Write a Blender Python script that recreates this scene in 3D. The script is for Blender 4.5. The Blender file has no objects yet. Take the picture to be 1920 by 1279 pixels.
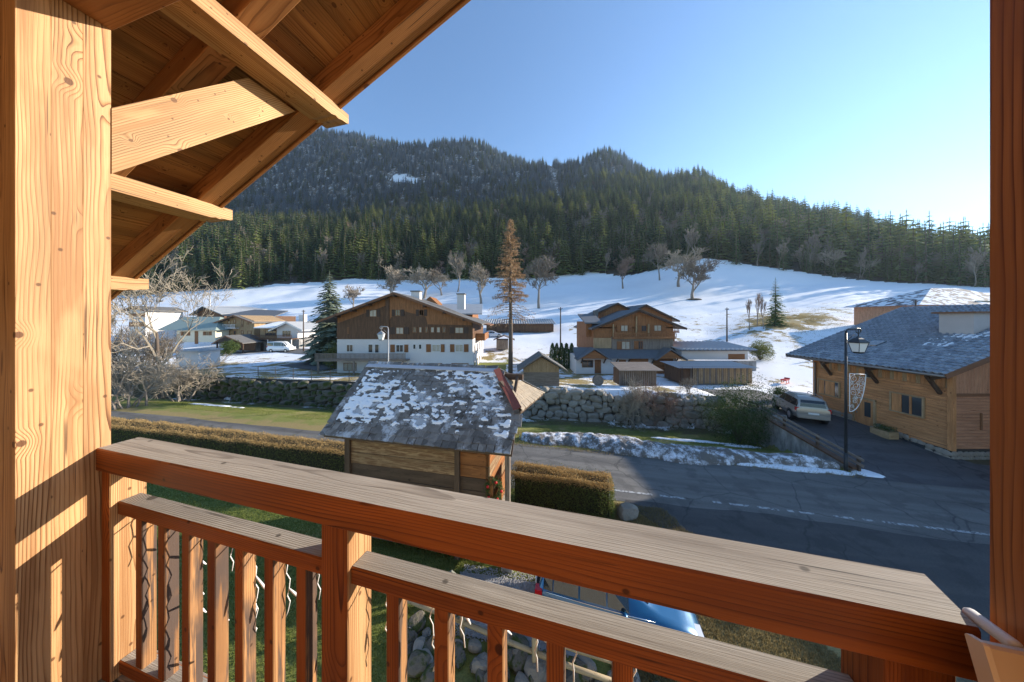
import bpy, bmesh, math, random
import numpy as np
from mathutils import Vector, Matrix, Euler
R = math.radians
sc = bpy.context.scene
F = 524.0            # focal length in photo pixels
CAMZ = 7.5           # camera height over the road
YAW = R(15)          # the balcony is turned 15 degrees to the viewing direction
SUN_AZ, SUN_EL = R(16), R(17.5)     # azimuth counted from +X towards +Y

# ---------------------------------------------------------------- camera, sky, sun, exposure
cam_d = bpy.data.cameras.new('camera'); cam = bpy.data.objects.new('camera', cam_d)
sc.collection.objects.link(cam); sc.camera = cam
cam.location = (0, 0, CAMZ); cam.rotation_euler = (R(90), 0, 0)
cam_d.sensor_width = 36; cam_d.lens = 36*F/1920; cam_d.shift_y = -39.5/1920
cam_d.clip_start = 0.05; cam_d.clip_end = 6000
world = bpy.data.worlds.new('World'); sc.world = world; world.use_nodes = True
wn = world.node_tree; wn.nodes.clear()
sky = wn.nodes.new('ShaderNodeTexSky'); sky.sky_type = 'NISHITA'; sky.sun_disc = False
sky.sun_elevation = SUN_EL; sky.sun_rotation = R(90)-SUN_AZ
sky.altitude = 1000; sky.air_density = 1.25; sky.dust_density = 0.0; sky.ozone_density = 4.6
bg = wn.nodes.new('ShaderNodeBackground'); bg.inputs[1].default_value = 0.122
wo = wn.nodes.new('ShaderNodeOutputWorld')
wn.links.new(sky.outputs[0], bg.inputs[0]); wn.links.new(bg.outputs[0], wo.inputs[0])
SUNV = Vector((math.cos(SUN_AZ)*math.cos(SUN_EL), math.sin(SUN_AZ)*math.cos(SUN_EL), math.sin(SUN_EL)))
sl = bpy.data.lights.new('sun', 'SUN'); sl.energy = 5.0; sl.angle = R(0.5); sl.color = (1.0, 0.90, 0.76)
sun = bpy.data.objects.new('sun', sl); sc.collection.objects.link(sun)
sun.rotation_euler = SUNV.to_track_quat('Z', 'Y').to_euler()
vs = sc.view_settings; vs.view_transform = 'Standard'; vs.look = 'None'; vs.exposure = 1.25; vs.gamma = 1; vs.use_curve_mapping = False
sc.render.engine = 'CYCLES'
sc.cycles.use_denoising = True
sc.cycles.max_bounces = 6; sc.cycles.diffuse_bounces = 4; sc.cycles.transparent_max_bounces = 8
sc.cycles.volume_bounces = 0; sc.cycles.use_adaptive_sampling = True

# ---------------------------------------------------------------- helpers
rng = random.Random(7)
COL = sc.collection
def link(o): COL.objects.link(o); return o
def tag(o, label=None, cat=None, group=None, kind=None):
    if label: o['label'] = label
    if cat: o['category'] = cat
    if group: o['group'] = group
    if kind: o['kind'] = kind
    return o
def thing(name, label, cat, loc=(0,0,0), rz=0, group=None, parent=None):
    o = bpy.data.objects.new(name, None); link(o)
    o.empty_display_size = .2
    o.location = loc; o.rotation_euler = (0, 0, rz)
    if parent: o.parent = parent
    return tag(o, label, cat, group)
def copy_tree(o, parent=None):
    c = o.copy(); link(c); c.parent = parent
    for ch in o.children: copy_tree(ch, c)
    return c

class MB:
    """collects shapes; g holds the wood-grain coordinates (along, across, up)"""
    def __init__(s): s.v=[]; s.f=[]; s.m=[]; s.g=[]; s.c=[]
    def add(s, vs, fs, m=0, g=None):
        b=len(s.v); s.v += [tuple(p) for p in vs]
        s.g += [tuple(p) for p in (g if g is not None else vs)]
        for i,f in enumerate(fs):
            s.f.append(tuple(b+k for k in f)); s.m.append(m[i] if isinstance(m,(list,tuple)) else m)
    def box(s, x0,x1,y0,y1,z0,z1,m=0,axis=0,off=None):
        vs=[(x0,y0,z0),(x1,y0,z0),(x1,y1,z0),(x0,y1,z0),(x0,y0,z1),(x1,y0,z1),(x1,y1,z1),(x0,y1,z1)]
        if off is None: off=(rng.uniform(0,40), rng.uniform(-.12,.12), rng.uniform(-.12,.12))
        c=((x0+x1)/2,(y0+y1)/2,(z0+z1)/2)
        o=(axis,(axis+1)%3,(axis+2)%3)
        g=[(p[o[0]]+off[0], p[o[1]]-c[o[1]]+off[1], p[o[2]]-c[o[2]]+off[2]) for p in vs]
        s.add(vs,[(3,2,1,0),(4,5,6,7),(0,1,5,4),(1,2,6,5),(2,3,7,6),(3,0,4,7)],m,g)
    def beam(s,p0,p1,w,h,m=0,up=(0,0,1),ch=.004,top=None,off=None,cut=(0,0),seg=1):
        """chamfered timber from p0 to p1 (centre line), w across, h along up"""
        p0=Vector(p0);p1=Vector(p1);d=p1-p0;L=d.length;d.normalize()
        side=d.cross(Vector(up)).normalized(); upv=side.cross(d).normalized()
        a,b=w/2,h/2; c=min(ch,a*.6,b*.6)
        ring=[(-a+c,-b),(a-c,-b),(a,-b+c),(a,b-c),(a-c,b),(-a+c,b),(-a,b-c),(-a,-b+c)]
        if off is None: off=(rng.uniform(0,40), rng.uniform(-.13,.13), rng.uniform(-.13,.13))
        vs=[];g=[]
        for k in range(seg+1):
            t=k/seg
            for (x,z) in ring:
                vs.append(p0+d*(L*t)+side*x+upv*z); g.append((L*t+off[0],x+off[1],z+off[2]))
        fs=[];ms=[]
        mt=top if top is not None else m
        for k in range(seg):
            for i in range(8):
                j=(i+1)%8; b0=k*8; b1=b0+8
                fs.append((b0+i,b0+j,b1+j,b1+i)); ms.append(mt if i==4 else m)
        fs.append(tuple(range(7,-1,-1))); ms.append(m); fs.append(tuple(seg*8+i for i in range(8))); ms.append(m)
        s.add(vs,fs,ms,g)
    def tube(s,pts,rad,n=6,m=0,cap=True):
        """round bar along pts with radius per point"""
        pts=[Vector(p) for p in pts]
        if not isinstance(rad,(list,tuple)): rad=[rad]*len(pts)
        vs=[];g=[];L=0;o0=rng.uniform(0,40)
        for k,p in enumerate(pts):
            d=(pts[min(k+1,len(pts)-1)]-pts[max(k-1,0)])
            if d.length<1e-9: d=Vector((0,0,1))
            d.normalize()
            ref=Vector((0,0,1)) if abs(d.z)<.9 else Vector((1,0,0))
            a=d.cross(ref).normalized(); b=a.cross(d).normalized()
            if k: L+=(p-pts[k-1]).length
            for i in range(n):
                t=2*math.pi*i/n
                q=a*math.cos(t)*rad[k]+b*math.sin(t)*rad[k]
                vs.append(p+q); g.append((L+o0,math.cos(t)*rad[k],math.sin(t)*rad[k]))
        fs=[]
        for k in range(len(pts)-1):
            for i in range(n):
                j=(i+1)%n; fs.append((k*n+i,k*n+j,(k+1)*n+j,(k+1)*n+i))
        if cap and n>2:
            fs.append(tuple(range(n-1,-1,-1))); fs.append(tuple((len(pts)-1)*n+i for i in range(n)))
        s.add(vs,fs,m,g)
    def prism(s,poly,d,m=0,g=None):
        """polygon (3-D points) extruded by vector d"""
        d=Vector(d); n=len(poly); vs=[Vector(p) for p in poly]+[Vector(p)+d for p in poly]
        fs=[tuple(range(n)),tuple(range(2*n-1,n-1,-1))]+[(i,n+i,n+(i+1)%n,(i+1)%n) for i in range(n)]
        s.add(vs,fs,m,g)
    def sphere(s,c,r,m=0,nu=8,nv=5,sq=(1,1,1)):
        vs=[];fs=[]
        for j in range(nv+1):
            th=math.pi*j/nv
            for i in range(nu):
                ph=2*math.pi*i/nu
                vs.append((c[0]+r*sq[0]*math.sin(th)*math.cos(ph),c[1]+r*sq[1]*math.sin(th)*math.sin(ph),c[2]+r*sq[2]*math.cos(th)))
        for j in range(nv):
            for i in range(nu):
                k=(i+1)%nu; fs.append((j*nu+i,(j+1)*nu+i,(j+1)*nu+k,j*nu+k))
        s.add(vs,fs,m)
    def mesh(s,name,mats,smooth=False):
        me=bpy.data.meshes.new(name); me.from_pydata(s.v,[],s.f)
        for mt in (mats if isinstance(mats,(list,tuple)) else [mats]): me.materials.append(mt)
        if any(s.m): me.polygons.foreach_set('material_index',s.m)
        a=me.attributes.new('g','FLOAT_VECTOR','POINT'); a.data.foreach_set('vector',np.array(s.g,dtype=np.float32).ravel())
        if smooth: me.polygons.foreach_set('use_smooth',[True]*len(me.polygons))
        me.update(); return me
    def build(s,name,mats,parent=None,smooth=False,fix=False):
        me=s.mesh(name,mats,smooth)
        if fix:
            bm=bmesh.new(); bm.from_mesh(me); bmesh.ops.recalc_face_normals(bm,faces=bm.faces); bm.to_mesh(me); bm.free()
        o=bpy.data.objects.new(name,me); link(o)
        if parent: o.parent=parent
        return o
def boxpart(name,mat,parent,*a,axis=0):
    m=MB(); m.box(*a,axis=axis); return m.build(name,mat,parent)
def beampart(name,mats,parent,p0,p1,w,h,**k):
    m=MB(); m.beam(p0,p1,w,h,**k); return m.build(name,mats,parent)

# value noise
def _h(ix,iy,s): 
    n=(ix.astype(np.int64)*374761393+iy.astype(np.int64)*668265263+s*1274126177)&0x7fffffff
    n=((n^(n>>13))*1274126177)&0x7fffffff
    return ((n^(n>>16))&0xffff)/65535.0
def vnoise(x,y,s=0):
    x=np.asarray(x,float);y=np.asarray(y,float)
    ix=np.floor(x);iy=np.floor(y);fx=x-ix;fy=y-iy
    fx=fx*fx*(3-2*fx);fy=fy*fy*(3-2*fy)
    ix=ix.astype(np.int64);iy=iy.astype(np.int64)
    a=_h(ix,iy,s);b=_h(ix+1,iy,s);c=_h(ix,iy+1,s);d=_h(ix+1,iy+1,s)
    return (a*(1-fx)+b*fx)*(1-fy)+(c*(1-fx)+d*fx)*fy
def fbm(x,y,s=0,o=4):
    r=0;a=.5;t=0
    for k in range(o):
        r=r+a*vnoise(np.asarray(x)*2**k,np.asarray(y)*2**k,s+k*17); t+=a; a*=.5
    return r/t
def sstep(a,b,x):
    t=np.clip((np.asarray(x,float)-a)/(b-a),0,1); return t*t*(3-2*t)

# ---------------------------------------------------------------- materials
class NT:
    def __init__(s,name):
        s.mat=bpy.data.materials.new(name); s.mat.use_nodes=True; s.t=s.mat.node_tree; s.t.nodes.clear()
        s.out=s.t.nodes.new('ShaderNodeOutputMaterial'); s.b=s.t.nodes.new('ShaderNodeBsdfPrincipled')
        s.t.links.new(s.b.outputs[0],s.out.inputs[0])
    def n(s,ty,**k):
        x=s.t.nodes.new(ty)
        for a,b in k.items(): setattr(x,a,b)
        return x
    def put(s,sock,val):
        if hasattr(val,'is_output') or isinstance(val,bpy.types.NodeSocket): s.t.links.new(val,sock)
        else: sock.default_value=val
    def math(s,op,a,b=0.0,c=None,clamp=False):
        x=s.n('ShaderNodeMath',operation=op,use_clamp=clamp); s.put(x.inputs[0],a); s.put(x.inputs[1],b)
        if c is not None: s.put(x.inputs[2],c)
        return x.outputs[0]
    def vmul(s,v,k):
        x=s.n('ShaderNodeVectorMath',operation='MULTIPLY'); s.put(x.inputs[0],v); x.inputs[1].default_value=k; return x.outputs[0]
    def noise(s,v,scale=1,detail=2,rough=.5):
        x=s.n('ShaderNodeTexNoise'); 
        if v is not None: s.put(x.inputs['Vector'],v)
        x.inputs['Scale'].default_value=scale; x.inputs['Detail'].default_value=detail; x.inputs['Roughness'].default_value=rough
        return x.outputs[0],x.outputs[1]
    def rng(s,v,a,b,c=0.,d=1.,smooth=True):
        x=s.n('ShaderNodeMapRange',interpolation_type='SMOOTHSTEP' if smooth else 'LINEAR')
        s.put(x.inputs[0],v)
        for i,q in enumerate((a,b,c,d)): x.inputs[1+i].default_value=q
        return x.outputs[0]
    def mix(s,f,a,b,blend='MIX'):
        x=s.n('ShaderNodeMix',data_type='RGBA',blend_type=blend); s.put(x.inputs[0],f)
        for i,q in ((6,a),(7,b)): s.put(x.inputs[i],(*q,1) if isinstance(q,tuple) and len(q)==3 else q)
        return x.outputs[2]
    def ramp(s,f,stops,interp='LINEAR'):
        x=s.n('ShaderNodeValToRGB'); s.put(x.inputs[0],f); e=x.color_ramp.elements; x.color_ramp.interpolation=interp
        while len(e)<len(stops): e.new(0.5)
        for q,(p,c) in zip(e,stops): q.position=p; q.color=(*c,1)
        return x.outputs[0]
    def bump(s,h,strength=.3,dist=.01):
        x=s.n('ShaderNodeBump'); x.inputs['Strength'].default_value=strength; x.inputs['Distance'].default_value=dist
        s.put(x.inputs['Height'],h); s.t.links.new(x.outputs[0],s.b.inputs['Normal'])
    def fin(s,col,rough=.7,spec=.3,metal=0):
        s.put(s.b.inputs['Base Color'],(*col,1) if isinstance(col,tuple) and len(col)==3 else col)
        s.put(s.b.inputs['Roughness'],rough); s.put(s.b.inputs['Specular IOR Level'],spec); s.put(s.b.inputs['Metallic'],metal)
        return s.mat
    def gattr(s,name='g'):
        return s.n('ShaderNodeAttribute',attribute_name=name)
    def pos(s): return s.n('ShaderNodeNewGeometry').outputs['Position']
    def obj(s): return s.n('ShaderNodeTexCoord').outputs['Object']

def wood(name,light,mid,dark,ring=.008,warp=.05,knots=.5,kscale=4.0,rough=.62,bump=.25,tone=.3,contrast=1.,stain=None,spec=.3,crack=.75):
    t=NT(name); g=t.gattr().outputs['Vector']
    sp=t.n('ShaderNodeSeparateXYZ'); t.put(sp.inputs[0],g); x,y,z=sp.outputs
    _,nc=t.noise(t.vmul(g,(1.0,5.5,5.5)),1,2.5,.55)
    ns=t.n('ShaderNodeSeparateColor'); t.put(ns.inputs[0],nc)
    yd=t.math('ADD',y,t.math('MULTIPLY',t.math('SUBTRACT',ns.outputs[0],.5),warp))
    zd=t.math('ADD',z,t.math('MULTIPLY',t.math('SUBTRACT',ns.outputs[1],.5),warp))
    rr=t.math('SQRT',t.math('ADD',t.math('MULTIPLY',yd,yd),t.math('MULTIPLY',zd,zd)))
    rings=t.math('DIVIDE',rr,ring)
    cv=t.n('ShaderNodeCombineXYZ'); t.put(cv.inputs[0],t.math('MULTIPLY',x,.8)); t.put(cv.inputs[1],t.math('ADD',y,z))
    vo=t.n('ShaderNodeTexVoronoi',voronoi_dimensions='2D'); t.put(vo.inputs['Vector'],cv.outputs[0]); vo.inputs['Scale'].default_value=kscale
    vs_=t.n('ShaderNodeSeparateColor'); t.put(vs_.inputs[0],vo.outputs['Color'])
    on=t.math('GREATER_THAN',vs_.outputs[0],1-knots)
    size=t.math('ADD',.5,vs_.outputs[1])
    kd=t.math('DIVIDE',vo.outputs['Distance'],size)
    _,n2=t.noise(t.vmul(g,(9,30,30)),1,2)
    swirl=t.math('MULTIPLY',t.rng(kd,.0,.22,1,0),on)
    rings=t.math('ADD',rings,t.math('MULTIPLY',swirl,2.6))
    fr=t.math('FRACT',rings)
    rn,_=t.noise(t.vmul(g,(1.5,3,3)),1,2)
    late=t.ramp(t.math('ADD',fr,t.math('MULTIPLY',t.math('SUBTRACT',t.noise(t.vmul(g,(4,70,70)),1,2)[0],.5),.22)),[(0,light),(.5,light),(.76,mid),(.92,dark),(.975,dark),(1,mid)])
    band=t.mix(t.rng(rn,.32,.68,.35,1.),t.mix(.5,light,mid),late)
    base=t.mix(contrast,mid if contrast<1 else light,band) if contrast<1 else band
    tn,_=t.noise(t.vmul(g,(.8,5,5)),1,3)
    tv=t.rng(tn,.25,.75,1-tone,1+tone*.5,False)
    hs=t.n('ShaderNodeHueSaturation'); t.put(hs.inputs['Color'],base); t.put(hs.inputs['Value'],tv)
    fn,_=t.noise(t.vmul(g,(6,260,260)),1,2)
    c=t.mix(.35,hs.outputs[0],t.ramp(fn,[(.25,(.55,.5,.45)),(.6,(1,1,1))]),'MULTIPLY')
    st,_=t.noise(t.vmul(g,(.7,17,17)),1,3,.6); c=t.mix(t.rng(st,.48,.66,0,.75),c,t.mix(.5,mid,dark)); st2,_=t.noise(t.vmul(g,(1.7,7,7)),1,3,.6); c=t.mix(t.rng(st2,.55,.72,0,.6),c,t.mix(.35,mid,dark)); c=t.mix(t.rng(st2,.28,.42,.45,0),c,light)
    dk=tuple(q*.45 for q in dark)
    core=t.math('MULTIPLY',t.rng(kd,.022,.04,1,0),on)
    ringk=t.math('MULTIPLY',t.rng(kd,.034,.052,1,0),on)
    c=t.mix(t.math('MULTIPLY',ringk,.85),c,dk); c=t.mix(t.math('MULTIPLY',core,.6),c,dark)
    if stain is not None:
        sn,_=t.noise(t.vmul(g,(1.6,38,38)),1,4,.65); s2,_=t.noise(t.vmul(g,(3,6,6)),1,3)
        c=t.mix(t.math('MULTIPLY',t.rng(sn,.43,.52,0,.92),t.rng(s2,.30,.5)),c,stain)
    if crack:
        cn,_=t.noise(t.vmul(g,(1.3,85,85)),1,2,.5); c2,_=t.noise(t.vmul(g,(2.5,4,4)),1,2)
        ck=t.math('MULTIPLY',t.rng(cn,.665,.70),t.rng(c2,.48,.6)); c=t.mix(t.math('MULTIPLY',ck,crack),c,tuple(q*.25 for q in dark))
    vn=t.n('ShaderNodeTexVoronoi',voronoi_dimensions='2D'); t.put(vn.inputs['Vector'],cv.outputs[0]); vn.inputs['Scale'].default_value=kscale*2.7
    vsn=t.n('ShaderNodeSeparateColor'); t.put(vsn.inputs[0],vn.outputs['Color'])
    spk=t.math('MULTIPLY',t.rng(vn.outputs['Distance'],.03,.07,1,0),t.math('GREATER_THAN',vsn.outputs[0],.62))
    c=t.mix(t.math('MULTIPLY',spk,.8),c,tuple(q*.5 for q in dark))
    h=t.math('SUBTRACT',fn,t.math('MULTIPLY',t.rng(fr,.7,.9),.5))
    if bump: t.bump(h,bump,.002)
    return t.fin(c,rough,spec)
def plain(name,col,rough=.7,spec=.3,metal=0,var=.12,scale=3.,bump=0,bdist=.01):
    t=NT(name); n,_=t.noise(t.obj(),scale,4,.6)
    c=t.mix(n,tuple(q*(1-var) for q in col),tuple(min(1,q*(1+var)) for q in col))
    if bump: t.bump(t.noise(t.obj(),scale*6,4,.6)[0],bump,bdist)
    return t.fin(c,rough,spec,metal)

M={}
# fresh larch/spruce timber of the chalet the picture is taken from
M['post']=wood('timber_post',(.56,.33,.155),(.41,.205,.078),(.14,.05,.016),ring=.0062,warp=.036,knots=.6,kscale=3.2,tone=.38,bump=.4)
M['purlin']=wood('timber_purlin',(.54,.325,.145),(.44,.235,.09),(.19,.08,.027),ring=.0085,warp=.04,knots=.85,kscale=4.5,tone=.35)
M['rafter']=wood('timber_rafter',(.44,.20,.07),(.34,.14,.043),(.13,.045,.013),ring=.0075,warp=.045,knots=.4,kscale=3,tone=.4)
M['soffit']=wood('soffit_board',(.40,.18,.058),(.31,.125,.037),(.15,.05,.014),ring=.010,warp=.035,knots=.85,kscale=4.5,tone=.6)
M['rail']=wood('stained_rail',(.34,.10,.02),(.24,.06,.011),(.065,.014,.004),ring=.0065,warp=.022,knots=.5,kscale=2.6,tone=.6,rough=.45)
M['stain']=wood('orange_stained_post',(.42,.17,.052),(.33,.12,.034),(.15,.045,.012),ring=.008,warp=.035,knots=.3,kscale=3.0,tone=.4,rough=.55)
M['railtop']=wood('weathered_top',(.40,.36,.305),(.325,.285,.235),(.12,.10,.08),ring=.0062,warp=.026,knots=.55,kscale=2.4,tone=.3,rough=.8,bump=.7,crack=.9)
M['bal']=wood('weathered_baluster',(.44,.23,.095),(.33,.15,.055),(.09,.042,.02),ring=.007,warp=.025,knots=.5,kscale=4,tone=.4,stain=(.07,.05,.042),rough=.75)
M['deck']=wood('deck_board',(.42,.36,.30),(.33,.27,.21),(.15,.11,.08),tone=.3,rough=.8)
# ================================================================ the balcony the picture is taken from
BL=(0,0,CAMZ); BR=-YAW
def uv(u,v,z=0.):      # balcony coordinates -> world
    return Vector((u*math.cos(YAW)+v*math.sin(YAW), -u*math.sin(YAW)+v*math.cos(YAW), CAMZ+z))
def lam_post(name,label,u0,u1,v0,v1,z0,z1,mt='post'):
    t=thing(name,label,'post',BL,BR)
    n=3; w=(v1-v0)/n
    for k in range(n):
        a=v0+w*k+.0001; b=v0+w*(k+1)-.0001
        beampart('lamella',M[mt],t,((u0+u1)/2,(a+b)/2,z0),((u0+u1)/2,(a+b)/2,z1),u1-u0,b-a,up=(0,1,0),ch=.0007 if k==1 else .0012,
                 off=(rng.uniform(0,30),-rng.uniform(.0,.04),rng.uniform(.05,.10)*rng.choice((-1,1))))
    return t
lam_post('timber_post','sunlit laminated timber post carrying the roof bracket beside the railing',-2.39,-2.17,.555,.785,-1.66,1.60)
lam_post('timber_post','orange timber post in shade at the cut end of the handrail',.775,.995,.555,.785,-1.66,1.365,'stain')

# railing
rail=thing('balcony_railing','wooden balcony railing with grey weathered handrail and square balusters','railing',BL,BR)
def cutbeam(name,u0,u1,v0,v1,z0,z1,seg=1,skew=0,off=None):
    m=MB(); m.beam((u0,(v0+v1)/2,(z0+z1)/2),(u1,(v0+v1)/2,(z0+z1)/2),v1-v0,z1-z0,top=1,ch=.005,off=off)
    if skew:
        for i,p in enumerate(m.v):
            if abs(p[0]-u1)<1e-6: m.v[i]=(p[0]+skew*(p[1]-v0),p[1],p[2])
    return m.build(name,[M['rail'],M['railtop']],rail)
cutbeam('handrail',-2.172,.722,.742,.877,-.692,-.588,skew=.25,off=(2.35,.035,.06))
for a,b in ((-2.10,-.894),(-.775,.60)): cutbeam('lower_rail',a,b,.778,.853,-.903,-.842)
for a,b in ((-2.10,-.894),(-.775,.60)): cutbeam('bottom_rail',a,b,.782,.85,-1.645,-1.585)
def upright(name,u0,u1,v0,v1,z0,z1,mats):
    m=MB(); cu,cv=(u0+u1)/2,(v0+v1)/2
    m.beam((cu,cv,z0),(cu,cv,z1),u1-u0,v1-v0,up=(0,1,0),ch=.003)
    # sunward faces get lighter wood, sunlight put into the colour; balusters weathered too
    for k,f in enumerate(m.f):
        c=[sum(m.v[i][q] for i in f)/len(f) for q in range(3)]
        if c[0]>cu+(u1-u0)*.4 or c[1]>cv+(v1-v0)*.45: m.m[k]=1
    return m.build(name,mats,rail)
upright('newel_post',-2.1695,-2.103,.757,.868,-1.66,-.693,[M['rail'],M['post']])
upright('newel_post',-.892,-.777,.766,.874,-1.66,-.693,[M['rail'],M['post']])
upright('newel_post',.602,.712,.766,.874,-1.66,-.693,[M['rail'],M['post']])
for i in range(7): upright('baluster',-1.995+.1597*i,-1.946+.1597*i,.789,.835,-1.586,-.902,[M['rail'],M['bal']])
for i in range(7): upright('baluster',-.645+.178*i,-.594+.178*i,.789,.835,-1.586,-.902,[M['rail'],M['bal']])
# deck
deck=thing('balcony_deck','grey weathered balcony deck boards under the railing','deck',BL,BR)
for k in range(15):
    v=-.95+.128*k
    beampart('plank',M['deck'],deck,(-2.9,v,-1.69),(1.6,v,-1.69),.122,.04)
for u in (-2.6,-1.2,.2,1.4): beampart('joist',M['rafter'],deck,(u,-1,-1.80),(u,1.0,-1.80),.1,.16)
# house wall behind the viewer and the tie beam
hw=thing('chalet_wall','timber boarded chalet wall behind the balcony','wall',BL,BR)
for k in range(34):
    z=-1.66+.142*k; beampart('plank',M['purlin'],hw,(-7,-1.05,z),(2.6,-1.05,z),.06,.14)
boxpart('masonry',plain('house_plaster',(.72,.68,.6)),hw,-7,2.6,-4.5,-1.10,-9.0,-1.72)

# roof overhang: roof underside follows z = 2.632 + .48 u
SL=.48; SA=math.atan(SL)
def P0(u): return 2.632+SL*u
roof=thing('roof_overhang','wooden chalet roof overhang with purlins, rafters and boarded soffit','roof overhang',BL,BR)
nrm=Vector((-math.sin(SA),0,math.cos(SA)))
def sl_pt(u,v,h): # point h above the rafter underside
    return Vector((u,v,P0(u)))+nrm*h
for v0,v1 in ((1.655,1.79),(1.12,1.255),(.42,.545),(-.25,-.12)):
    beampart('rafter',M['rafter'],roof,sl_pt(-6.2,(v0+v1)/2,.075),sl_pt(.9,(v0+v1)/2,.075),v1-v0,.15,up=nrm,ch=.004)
du=.135*math.cos(SA)
u=-6.2; k=0
while u<.9:
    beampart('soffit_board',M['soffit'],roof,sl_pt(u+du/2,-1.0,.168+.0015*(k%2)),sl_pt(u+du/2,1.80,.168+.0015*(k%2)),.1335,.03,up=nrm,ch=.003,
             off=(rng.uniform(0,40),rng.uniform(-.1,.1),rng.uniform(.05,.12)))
    u+=du;k+=1
beampart('bargeboard',M['rafter'],roof,sl_pt(-6.2,1.812,.10),sl_pt(.9,1.812,.10),.024,.22,up=nrm)
beampart('roof_deck',plain('roof_membrane',(.10,.08,.07)),roof,sl_pt(-6.3,.42,.245),sl_pt(1.0,.42,.245),2.9,.12,up=nrm)
def purlin(u0,u1,zb,h,vend=1.90,vs=-1.0):
    m=MB(); w=u1-u0; c=(u0+u1)/2
    # profile with the small ogee cut at the outer end
    prof=[(vs,zb),(vend-.16,zb),(vend-.125,zb+.012),(vend-.10,zb+.006),(vend-.06,zb+.018),(vend-.02,zb+.022),(vend,zb+.03),(vend,zb+h),(vs,zb+h)]
    o=(rng.uniform(0,30),rng.uniform(-.1,.1),rng.uniform(-.12,.12))
    vs_=[(u0,a,b) for a,b in prof]+[(u1,a,b) for a,b in prof]
    g=[(p[1]+o[0],p[0]-c+o[1],p[2]-zb-h/2+o[2]) for p in vs_]; n=len(prof)
    m.add(vs_,[tuple(range(n)),tuple(range(2*n-1,n-1,-1))]+[(i,n+i,n+(i+1)%n,(i+1)%n) for i in range(n)],0,g)
    return m.build('purlin',M['purlin'],roof,fix=True)
purlin(-2.14,-1.92,1.606,.105); purlin(-3.55,-3.29,.93,.125); purlin(-4.86,-4.57,.305,.135)
purlin(-.62,-.40,2.28,.13)
# tie beam on the posts and knee brace
beampart('tie_beam',M['rafter'],roof,(-2.168,.675,1.486),(1.0,.675,1.486),.23,.236,off=(3,.02,.05))
m=MB()
bp=[(.785,.69),(.785,1.0),(1.335,1.604),(1.645,1.604)]
o=(1.3,.02,.09)
dv=Vector((1.645-.785,1.604-.69)).normalized()
vs_=[];g=[]
for uu in (-2.30,-2.165):
    for (a,b) in bp:
        vs_.append((uu,a,b)); q=Vector((a-.785,b-.69)); al=q.dot(dv); ac=q.dot(Vector((-dv.y,dv.x))); g.append((al+o[0],uu+2.23+o[1],ac+o[2]))
m.add(vs_,[(0,1,2,3),(7,6,5,4),(0,4,5,1),(1,5,6,2),(2,6,7,3),(3,7,4,0)],0,g)
m.build('knee_brace',M['purlin'],roof,fix=True)

# icicle light string along the outside of the railing
cab=plain('white_cable',(.78,.76,.74),.5)
ls=thing('icicle_light_string','white icicle light string hung along the outside of the balcony railing','string lights',BL,BR)
m=MB(); pts=[]
u=-2.05
while u<.62:
    pts.append((u,.885+.006*math.sin(u*9),-.905-.02*abs(math.sin(u*5.3))+rng.uniform(-.006,.006))); u+=.045
m.tube(pts,.0028,5); m.build('main_cable',cab,ls,True)
u=-1.99
while u<.6:
    L=rng.choice((.22,.34,.48,.6))
    m=MB(); p=[];q=(u,.886)
    n=int(L/.03)
    for i in range(n+1):
        a=i*2.1; p.append((u+.006*math.sin(a)+.008*math.sin(i*.5+u*7),.888+.006*math.cos(a),-.905-L*i/n))
    m.tube(p,.0024,4)
    for i in range(3,n,4):
        b=Vector(p[i]); s=rng.choice((-1,1)); e=b+Vector((s*rng.uniform(.015,.04),.01,-rng.uniform(.02,.05)))
        m.tube([b,e,e+(e-b)*.6],[.004,.0055,.002],5)
    m.build('light_drop',cab,ls,True); u+=rng.uniform(.10,.19)
# beige folded chair leaning at the cut end of the handrail
pl=plain('beige_plastic',(.50,.37,.28),.45,var=.05)
wb=thing('folded_deck_chair','beige folded deck chair leaning at the cut end of the handrail','chair',BL,BR)
beampart('back_panel',pl,wb,(.664,.645,-.69),(.772,.645,-.69),.018,.27,up=(0,.28,.96),ch=.004)
beampart('panel_rim',plain('pale_rim',(.58,.46,.37),.4,var=.05),wb,(.655,.645,-.69),(.663,.645,-.69),.026,.276,up=(0,.28,.96),ch=.003)
m=MB(); m.tube([(.7455,.785,-.592),(.7445,.78,-.59),(.728,.705,-.574),(.727,.70,-.574)],[.008,.0105,.0105,.008],12); m.build('chair_rod',plain('white_rod',(.66,.63,.61),.35),wb,True)
# ================================================================ terrain
# road: straight strip; s = distance beyond its far edge, a = distance along it
RD=Vector((.9787,-.2055)); RN=Vector((.2055,.9787)); RO=(1.28,16.7)
def s_of(X,Y): return (X-RO[0])*RN.x+(Y-RO[1])*RN.y
def a_of(X,Y): return (X-RO[0])*RD.x+(Y-RO[1])*RD.y
def road_pt(a,s): return (RO[0]+a*RD.x+s*RN.x, RO[1]+a*RD.y+s*RN.y)
def py2z(py,Y): return CAMZ+(600-py)/F*Y
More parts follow.
